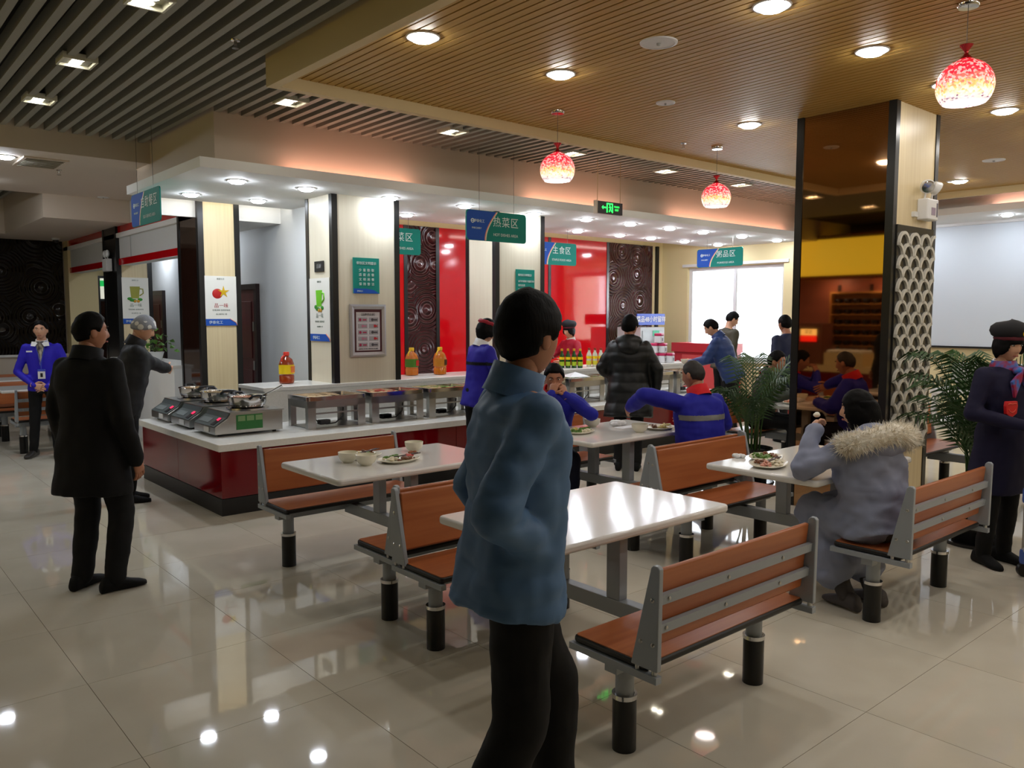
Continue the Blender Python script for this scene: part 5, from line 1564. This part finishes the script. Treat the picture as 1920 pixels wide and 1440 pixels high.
# ================================================================ HANGING AREA SIGNS
m_teal = M('teal_sign', (18, 132, 118), .6, spec=.3)
m_sblue = M('blue_sign', (34, 84, 178), .6, spec=.3)
m_salmon = M('salmon_line', (226, 140, 110), .4)
m_wtxt = M('white_lettering', (222, 236, 232), .5)
def area_sign(label, loc, rz, cn, en, ztop, w=.83, h=.315):
    """panel in local XZ facing local -Y"""
    t = thing('area_sign', label, 'sign', loc, rz, 'hanging area signs')
    MB().prism(rrect(w, h, .035), -.006, .006, 'Y').obj('board', m_teal, t)
    # blue field with a curved edge
    n = 9
    arc = [(-w / 2 + .40 - .16 * (math.sin(PI * i / n / 2)) + 0.0, h / 2 - .004 - (h - .008) * i / n) for i in range(n + 1)]
    left = [(-w / 2 + .004, -h / 2 + .035), (-w / 2 + .035, -h / 2 + .004)]
    poly = [(-w / 2 + .035, h / 2 - .004)] + arc + [left[1], left[0], (-w / 2 + .004, h / 2 - .035)]
    MB().prism(poly, -.008, -.005, 'Y').obj('blue_field', m_sblue, t)
    for q, mm in ((0, m_salmon), (.012, M('cream_line', (230, 220, 190), .4))):
        st = MB()
        for i in range(n):
            a, b = arc[i], arc[i + 1]
            st.prism([(a[0] + q, a[1]), (a[0] + q + .012, a[1]), (b[0] + q + .012, b[1]), (b[0] + q, b[1])], -.0082, -.005, 'Y')
        st.obj('curved_line', mm, t)
    text(cn, .115, m_wtxt, t, (.12, -.0085, .045), FY, spacing=1.15)
    text(en, .042, m_wtxt, t, (.12, -.0085, -.085), FY)
    lg = MB()
    lg.rings([[(-.335 + r * math.cos(2 * PI * j / 18), y, .045 + r * math.sin(2 * PI * j / 18)) for j in range(18)] for r, y in ((.024, -.0085), (.024, -.0095), (.015, -.0095), (.015, -.0085))], cap=False, close=True)
    lg.box(-.35, -.32, -.0095, -.0085, .041, .049)
    lg.obj('ring_emblem', m_wtxt, t)
    text('伊泰化工', .036, m_wtxt, t, (-.245, -.0085, .045), FY)
    text('伊泰石油餐厅', .022, m_wtxt, t, (-.28, -.0085, -.03), FY)
    for sx in (-.24, .24):
        MB().cyl((sx, 0, h / 2 - .01), (sx, 0, ztop - loc[2]), .0022, n=5).obj('hanging_wire', m_wire, t)
    return t
area_sign('hanging teal and blue self service sign on the far left', (2.44, 8.15, 2.665), -PI / 2, '自助餐区', 'SELF-SERVICE AREA', 3.40, .86, .31)
area_sign('hanging teal and blue sign reading hot dishes area', (5.615, 6.79, 2.595), 0, '热菜区', 'HOT DISHES AREA', 3.40)
area_sign('hanging sign reading staple food area, partly behind the pillar', (8.02, 8.40, 2.52), 0, '主食区', 'STAPLE FOOD AREA', 2.88)
area_sign('hanging sign mostly hidden behind the framed notice pillar', (5.31, 8.40, 2.545), 0, '凉菜区', 'COLD DISHES AREA', 2.88)
area_sign('hanging sign reading porridge area before the window', (11.0, 7.74, 2.57), -PI / 2, '粥品区', 'PORRIDGE AREA', 2.88, .86, .29)

# green exit sign
ex = thing('exit_sign', 'small black box sign with green running man and arrow', 'exit sign', (6.95, 6.4, 2.80))
B(-.21, .21, -.02, .02, 0, .135).obj('case', m_dark, ex)
B(-.225, -.21, -.025, .025, -.004, .14).obj('end_cap', m_fascia, ex)
m_led = M('green_led', (40, 255, 90), .4, emit=((40, 255, 90), 2.2))
fg = MB()
for x0, x1, z0, z1 in ((-.06, -.045, .015, .12), (.03, .045, .015, .12), (-.045, .03, .108, .12)):
    fg.box(x0, x1, -.0225, -.02, z0, z1)
fg.obj('door_symbol', m_led, ex)
mn = MB()
mn.ball((-.008, -.0215, .098), (.009, .002, .009), 8, 5)
mn.tube([(-.004, -.0215, .086), (.004, -.0215, .055)], .007, 6).tube([(.004, -.0215, .055), (-.014, -.0215, .04), (-.016, -.0215, .02)], .005, 6).tube([(.004, -.0215, .055), (.014, -.0215, .038), (.024, -.0215, .028)], .005, 6).tube([(-.002, -.0215, .082), (-.022, -.0215, .07)], .004, 6).tube([(-.002, -.0215, .082), (.016, -.0215, .072)], .004, 6)
mn.obj('running_man', m_led, ex)
MB().prism([(-.14, .068), (-.115, .09), (-.115, .075), (-.07, .075), (-.07, .061), (-.115, .061), (-.115, .046)], -.0225, -.02, 'Y').obj('arrow', m_led, ex)
text('安全出口', .022, m_led, ex, (.11, -.0215, .085), FY)
text('EXIT', .03, m_led, ex, (.11, -.0215, .05), FY)
for sx, dx in ((-.19, .0), (.19, .0)):
    MB().cyl((sx, 0, .13), (sx + dx, 0, .60), .004, n=6).obj('hanger', M('pale_rod', (190, 170, 130), .4), ex)

# ================================================================ NOTICES AND POSTERS
nt_ = thing('teal_notice', 'teal notice of white characters on the pale pillar', 'notice', (4.43, 7.515, 2.065))
B(-.155, .155, -.012, 0, -.185, .185).obj('board', m_teal, nt_)
MB().prism([(-.155, -.185), (.155, -.185), (.09, -.15), (-.0, -.135), (-.155, -.135)], -.014, -.012, 'Y').obj('blue_foot', m_sblue, nt_)
text('餐饮区文明提示', .034, m_wtxt, nt_, (0, -.0135, .128), FY)
for r, row in enumerate(('少量勤取', '适度点餐', '文明用餐', '保持整洁')):
    for c, chh in enumerate(row):
        text(chh, .034, m_wtxt, nt_, (-.075 + .05 * c, -.0135, .055 - .048 * r), FY, name='character')
text('伊泰化工', .018, m_wtxt, nt_, (-.08, -.0145, -.162), FY)
nt2 = thing('teal_notice', 'teal notice half hidden behind the foreground head', 'notice', (6.66, 7.515, 2.02))
B(-.15, .15, -.012, 0, -.19, .19).obj('board', m_teal, nt2)
text('餐饮区文明提示', .032, m_wtxt, nt2, (-.01, -.0135, .12), FY)
for r, row in enumerate(('请节约粮食 光盘行动', '请勿浪费', '文明就餐')):
    text(row, .028, m_wtxt, nt2, (-.12, -.0135, .045 - .05 * r), FY, align='LEFT')

fm = thing('framed_notice', 'silver framed sheet of brand panels on the pale pillar', 'framed notice', (4.44, 7.515, 1.49))
fo, fi = .215, .165
zo, zi = .275, .225
fr_ = MB()
fr_.rings([[(-fo, y, -zo), (fo, y, -zo), (fo, y, zo), (-fo, y, zo)] for y in (0, -.02)] + [[(-fo + .02, -.028, -zo + .02), (fo - .02, -.028, -zo + .02), (fo - .02, -.028, zo - .02), (-fo + .02, -.028, zo - .02)], [(-fi, -.016, -zi), (fi, -.016, -zi), (fi, -.016, zi), (-fi, -.016, zi)]], cap=False)
fr_.obj('frame', M('silver_frame', (190, 186, 190), .3, metal=.8), fm)
B(-fi, fi, -.012, -.005, -zi, zi).obj('maroon_mount', M('maroon_mount', (78, 24, 34), .5), fm)
sh_ = B(-.142, .142, -.0135, -.012, -.208, .195).obj('paper', M('paper_white', (214, 210, 216), .6), fm)
text('（品牌供应商）', .030, m_dark, fm, (0, -.0145, .168), FY)
for r in range(5):
    for c in range(2):
        cx, cz = -.066 + .132 * c, .115 - .066 * r
        p = B(cx - .056, cx + .056, -.0145, -.0135, cz - .023, cz + .023).obj('brand_panel', M('grey_print_panel', (164, 160, 164), .6), sh_)
        kk = (r * 2 + c) % 4
        mm = (M('print_crimson', (170, 40, 80), .6), M('print_dark', (70, 66, 72), .6), M('print_rose', (190, 120, 140), .6), M('print_red', (190, 30, 40), .6))[kk]
        MB().lathe([(.015, 0), (.015, .001), (.0005, .001)], 14).obj('brand_mark', mm, p, loc=(cx - .03 + .015 * kk, -.0145, cz), rz=(PI / 2, 0, 0))
        B(cx + .0, cx + .045, -.0152, -.0145, cz - .008, cz + .006).obj('brand_line', mm, p)
text('品质保证 安全放心 健康美味 用心服务', .014, m_dark, fm, (0, -.0145, -.192), FY)

rn = thing('room_plate', 'small black room number plate on the pale pillar side', 'plate', (4.045, 7.80, 2.16), -PI / 2)
B(-.10, .10, -.008, 0, -.055, .055).obj('plate', m_dark, rn)
text('后厨', .05, M('silver_text', (150, 150, 150), .4), rn, (0, -.009, 0), FY)

def poster(label, loc, rz, w, h, pic):
    t = thing('wall_poster', label, 'poster', loc, rz, 'food posters')
    B(-w / 2, w / 2, -.006, 0, -h / 2, h / 2).obj('sheet', M('poster_paper', (236, 234, 226), .5), t)
    MB().prism([(-w / 2, -h / 2), (w / 2, -h / 2), (w / 2 - .01, -h / 2 + .03), (w / 2 - .08, -h / 2 + .075), (-w / 2, -h / 2 + .075)], -.008, -.006, 'Y').obj('blue_foot', m_sblue, t)
    MB().tube([(w / 2, -.008, -h / 2 + .005), (w / 2 - .012, -.008, -h / 2 + .032), (w / 2 - .085, -.008, -h / 2 + .078)], .004, 5).obj('red_line', m_salmon, t)
    text('伊泰化工', .04, m_wtxt, t, (-w * .18, -.0085, -h / 2 + .035), FY)
    z = h * .18
    if pic == 'fruit':
        MB().ball((-.04, -.004, z - .02), (.062, .008, .058), 18, 10).obj('red_fruit', M('apple_red', (186, 30, 30), .4), t, smooth='all')
        for k in range(5):
            a = PI / 2 + 2 * PI * k / 5
            MB().prism([(.03 + .018 * math.cos(a - 1.2), z + .018 * math.sin(a - 1.2)), (.03 + .07 * math.cos(a), z + .07 * math.sin(a)), (.03 + .018 * math.cos(a + 1.2), z + .018 * math.sin(a + 1.2))], -.012, -.006, 'Y').obj('star_petal', M('star_fruit_yellow', (220, 180, 30), .4), t)
        MB().lathe([(.02, 0), (.02, .001), (.0005, .001)], 12).obj('star_core', M('star_fruit_yellow', (220, 180, 30), .4), t, loc=(.03, -.012, z), rz=(PI / 2, 0, 0))
    else:
        g = M('lime_green' if pic == 'cup' else 'olive_green', (110, 200, 30) if pic == 'cup' else (150, 150, 60), .35)
        MB().prism([(-.06, z - .085), (.045, z - .085), (.062, z + .085), (-.075, z + .085)], -.010, -.006, 'Y').obj('cup', g, t, bev=.003)
        MB().tube([(.055, -.009, z + .055), (.1, -.009, z + .05), (.105, -.009, z - .01), (.055, -.009, z - .045)], .008, 6).obj('cup_handle', g, t, smooth='all')
        for k, (lx, lz) in enumerate(((-.08, -.09), (-.05, -.11), (.06, -.10), (-.02, -.115))):
            MB().ball((lx, -.008, z + lz), (.034, .004, .022), 10, 6).obj('leaf_print', M('leaf_green', (50, 140, 40), .5), t, smooth='all')
        for lx in (-.01, .035):
            MB().ball((lx, -.010, z - .125), (.022, .004, .02), 10, 6).obj('ginger_print', M('ginger', (206, 150, 50), .5), t, smooth='all')
    text('品一味', .055, M('poster_red_text', (170, 60, 60), .5) if pic == 'fruit' else M('poster_grey_text', (130, 140, 130), .5), t, (0, -.0068, -h * .10), FY)
    text('轻食清新 自然好味道', .022, M('poster_grey_text', (130, 140, 130), .5), t, (0, -.0068, -h * .19), FY)
    text('用心做好每一餐', .018, M('poster_grey_text', (130, 140, 130), .5), t, (0, -.0068, -h * .27), FY)
    text('健康生活', .022, M('poster_grey_text', (130, 140, 130), .5), t, (0, -.0068, h * .44), FY)
poster('fruit poster with a blue foot on the beige pillar', (3.53, 9.195, 1.815), 0, .36, .56, 'fruit')
poster('green cup poster on the side of the pale pillar', (4.045, 7.805, 1.71), -PI / 2, .44, .66, 'cup')
poster('dim drink poster on the far beige pillar behind the hat', (3.53, 12.415, 1.86), 0, .36, .66, 'drink')

# small emergency lamp far left and a camera dome
e2 = thing('emergency_lamp', 'dim emergency lamp with two heads on the far dark pillar', 'emergency lamp', (3.29, 12.72, 2.28), -PI / 2)
B(-.11, .11, -.08, 0, 0, .18).obj('case', m_plastic, e2, bev=.01)
for sx in (-.06, .06):
    MB().ball((sx, -.05, .25), (.055, .03, .055), 14, 9).obj('lamp_head', m_plastic, e2, smooth='all')
    MB().cyl((sx, -.04, .17), (sx, -.05, .21), .008).obj('stalk', m_plastic, e2)
cd_ = thing('dome_camera', 'small white dome camera at the far left ceiling corner', 'camera', (3.05, 14.9, 2.9))
MB().lathe([(.06, 0), (.06, -.02), (.05, -.035)], 18).obj('mount', m_plastic, cd_, smooth=True)
MB().ball((0, 0, -.04), (.045, .045, .04), 14, 9).obj('dome', m_dark, cd_, smooth='all')

# ================================================================ PLANTS
m_frond = M('palm_green', (34, 66, 30), .45, noise_=((6, 6, 6), (54, 88, 34), 3))
m_stem = M('palm_stem', (74, 84, 44), .6)
m_pot = M('black_glazed_pot', (16, 16, 17), .22)
m_soil = M('dark_soil', (40, 30, 22), .9)
def palm(label, loc, seed, n, hgt, spread, pot_r=.19, pot_h=.36):
    t = thing('potted_palm', label, 'potted plant', loc, 0, 'potted palms')
    MB().lathe([(pot_r * .72, 0), (pot_r * .8, .02), (pot_r * .95, pot_h * .8), (pot_r * 1.08, pot_h * .9), (pot_r * 1.08, pot_h), (pot_r * .96, pot_h), (pot_r * .92, pot_h * .88)], 28).obj('pot', m_pot, t, smooth=True)
    MB().lathe([(pot_r * .93, pot_h * .9), (.001, pot_h * .93)], 20, cap=False).obj('soil', m_soil, t)
    MB().lathe([(pot_r * 1.15, 0), (pot_r * 1.2, .025), (pot_r * 1.1, .03), (pot_r * .7, .012)], 24).obj('saucer', m_pot, t, smooth=True)
    rnd = random.Random(seed)
    for k in range(n):
        az = 2 * PI * k / n * 1.618 * 2 + rnd.uniform(-.3, .3)
        H_ = hgt * rnd.uniform(.55, 1.0)
        S_ = spread * rnd.uniform(.6, 1.1)
        d = V(math.cos(az), math.sin(az), 0)
        base = d * rnd.uniform(.02, .09) + V(0, 0, pot_h * .9)
        pts = []
        for i in range(13):
            u = i / 12
            pts.append(base + d * (S_ * (u ** 1.9)) + V(0, 0, H_ * (1.25 * u - .42 * u ** 3.2)))
        f = MB().tube(pts, [.009 * (1 - .8 * i / 12) + .001 for i in range(13)], 6)
        sd = d.cross(V(0, 0, 1))
        for i in range(4, 13):
            for half in (0, .5):
                u = min(12, i + half)
                i0 = int(u); p = pts[i0].lerp(pts[min(12, i0 + 1)], u - i0)
                tg = (pts[min(12, i0 + 1)] - pts[max(0, i0 - 1)]).normalized()
                L = .22 * (1 - abs((u - 7) / 8) ** 2) + .07
                for sg in (-1, 1):
                    dr = (sd * sg * .9 + tg * .75 + V(0, 0, .1)).normalized()
                    mid = p + dr * L * .5 + V(0, 0, .012)
                    tip = p + dr * L + V(0, 0, -L * .38)
                    wv = tg * .010
                    f.add([p - wv * .6, p + wv * .6, mid + wv, mid - wv, tip], [(0, 1, 2, 3), (3, 2, 4)])
        f.obj('frond', m_frond, t)
    for k in range(5):
        a = 2 * PI * k / 5
        MB().tube([V(.05 * math.cos(a), .05 * math.sin(a), pot_h * .85), V(.07 * math.cos(a), .07 * math.sin(a), pot_h + hgt * .28)], [.012, .008], 7).obj('stem', m_stem, t, smooth='all')
palm('potted palm left of the mirror pillar among the diners', (6.93, 4.46, 0), 3, 12, 1.15, .44)
palm('potted palm behind the bench beside the canteen worker', (6.34, 2.2, 0), 5, 19, 1.25, .42)

pp = thing('potted_vine', 'small bushy green plant on the low wall behind hat man', 'potted plant', (3.40, 11.2, 1.06))
MB().lathe([(.08, 0), (.11, .10), (.115, .11), (.1, .11)], 20).obj('pot', m_plastic, pp, smooth=True)
rnd = random.Random(9)
for k in range(46):
    a, b_ = rnd.uniform(0, 2 * PI), rnd.uniform(-.2, 1.3)
    r = rnd.uniform(.08, .24)
    c = V(r * math.cos(a) * math.cos(b_), r * math.sin(a) * math.cos(b_), .16 + r * math.sin(b_))
    q = Euler((rnd.uniform(-.9, .9), rnd.uniform(-.9, .9), a)).to_matrix()
    pts = [(0, -.005, 0), (.035, -.035, .008), (.075, 0, -.01), (.035, .035, .008), (0, .005, 0)]
    MB().add([c + q @ Vector(p) for p in pts], [(0, 1, 2, 3, 4)]).obj('leaf', M('vine_green', (84, 130, 44), .4), pp)
for k in range(8):
    a = 2 * PI * k / 8
    MB().tube([V(0, 0, .1), V(.06 * math.cos(a), .06 * math.sin(a), .2), V(.13 * math.cos(a), .13 * math.sin(a), .2)], .004, 5).obj('stem', m_stem, pp)

# ================================================================ TROLLEY AT THE RIGHT EDGE
tc0 = V(5.735, 1.70, 0)
tr = thing('service_trolley', 'steel and blue service trolley at the right picture edge', 'trolley', tc0, math.atan2(RT.y, RT.x))
m_bplast = M('blue_plastic', (70, 96, 170), .4)
for x in (0.0, .62):
    for y in (0.0, -.42):
        p = MB().cyl((x, y, .12), (x, y, .92), .017, n=14).obj('post', m_chrome, tr, smooth=True)
        for z in (.13, .52, .90):
            MB().lathe([(.024, -.045), (.028, -.03), (.028, .03), (.024, .045)], 14, (x, y, z)).obj('joint', m_bplast, p, smooth=True)
        MB().lathe([(.022, .075), (.022, .12), (.001, .12)], 12, (x, y, 0)).obj('caster_fork', m_dark, p)
        w_ = MB().lathe([(.02, -.014), (.043, -.014), (.046, 0), (.043, .014), (.02, .014)], 18).obj('wheel', m_dark, p, loc=(x, y, .046), rz=(PI / 2, 0, 0), smooth=True)
for z in (.16, .55, .88):
    MB().prism([(x + .31, y - .21) for x, y in rrect(.66, .46, .04, 4)], z, z + .03, 'Z').obj('tray', m_bplast if z > .8 else M('grey_tray', (170, 174, 180), .4), tr, bev=.006)

# ================================================================ SERVING STATION SEEN ONLY IN THE MIRROR
sw = struct(B(-4.05, -4.0, 4.4, 10.2, 0, 3.3).obj('wall_station', M('brown_red_wall', (150, 84, 60), .5)))
for y in (7.3, 8.0, 8.7):
    B(-4.0, -3.97, y, y + .06, 0, 2.3).obj('black_strip', m_black, sw)
ls = thing('lit_fascia', 'glowing yellow fascia band reflected in the mirror pillar', 'light box', (-3.2, 7.3, 2.47))
B(-.06, .0, -2.9, 2.9, 0, .75).obj('panel', M('yellow_light_panel', (240, 200, 40), .5, emit=((236, 226, 70), .8), noise_=((.8, 1.2, 1.6), (225, 200, 60), 3)), ls)
B(-.08, .02, -2.92, 2.92, -.08, 0).obj('lower_frame', m_dred, ls)
B(-.08, .02, -2.92, 2.92, .75, .83).obj('upper_frame', m_dred, ls)
B(-.7, -.08, -2.9, 2.9, -.02, 0).obj('soffit_board', m_white, ls)
for k in range(4):
    downlight(-3.6, 5.2 + 1.2 * k, 2.44, ORD[k] + ' small downlight over the mirrored bread station', 'mirrored station downlights')
st = thing('bread_counter', 'pale bread counter reflected in the mirror pillar', 'counter', (-3.0, 7.3, 0))
B(-.35, .3, -2.9, 2.9, 0, .52).obj('carcass', m_dred, st)
B(-.38, .34, -2.92, 2.92, .52, .64).obj('top', M('pale_wood_top', (226, 206, 150), .4), st)
rk = thing('bowl_rack', 'timber rack of dark bowls reflected in the mirror pillar', 'rack', (-3.95, 8.05, 1.0))
MB().box(0, .25, -.75, -.71, 0, 1.15).box(0, .25, .71, .75, 0, 1.15).box(0, .25, -.71, .71, 1.11, 1.15).box(0, .02, -.71, .71, 0, 1.11).obj('case', M('honey_wood', (190, 130, 60), .5), rk)
for r in range(5):
    B(0, .25, -.71, .71, .22 * r, .22 * r + .02).obj('shelf', M('honey_wood', (190, 130, 60), .5), rk)
bme = MB().lathe([(.04, 0), (.07, .03), (.085, .10), (.08, .10), (.06, .04), (.001, .02)], 16).mesh('bowl')
bme.materials.append(m_dark)
bme.polygons.foreach_set('use_smooth', [True] * len(bme.polygons))
for r in range(5):
    for c in range(7):
        o = link('bowl', bme, None, None, loc=(-3.95 + .13, 8.05 - .6 + .2 * c, 1.0 + .22 * r + .02))
        tag(o, 'dark bowl, %s along shelf %s of the mirrored rack' % (ORD[c], ('one', 'two', 'three', 'four', 'five')[r]), 'bowl', 'dark bowls in the mirrored rack')
dm = thing('drink_dispenser', 'drink dispenser with a lit red screen seen in the mirror', 'drink dispenser', (-3.1, 8.8, .64))
B(-.25, .2, -.28, .28, 0, .85).obj('body', M('dispenser_brown', (120, 70, 50), .5), dm)
B(.2, .215, -.2, .2, .45, .75).obj('bezel', m_dark, dm)
B(.215, .22, -.18, .18, .60, .73).obj('screen_top', M('screen_cream', (250, 220, 150), .4, emit=((250, 215, 130), 1.6)), dm)
B(.215, .22, -.18, .18, .47, .60).obj('screen_bottom', M('screen_red', (230, 30, 20), .4, emit=((230, 30, 20), 1.6)), dm)
text('豆浆', .09, M('screen_brown_text', (120, 40, 20), .5), dm, (.222, 0, .665), (PI / 2, 0, PI / 2))
B(-.1, .1, .3, .52, 0, .8).obj('red_side_panel', m_red, dm)
bt = thing('bun_tray', 'stack of pale steamer trays heaped with buns in the mirror', 'tray', (-2.95, 7.95, .64))
B(-.25, .25, -.4, .4, 0, .26).obj('tray', M('pale_wood_top', (226, 206, 150), .4), bt)
for k in range(24):
    MB().ball((-.18 + .12 * (k % 4), -.33 + .13 * (k // 4), .28), (.06, .06, .045), 10, 7).obj('bun', m_china, bt, smooth='all')
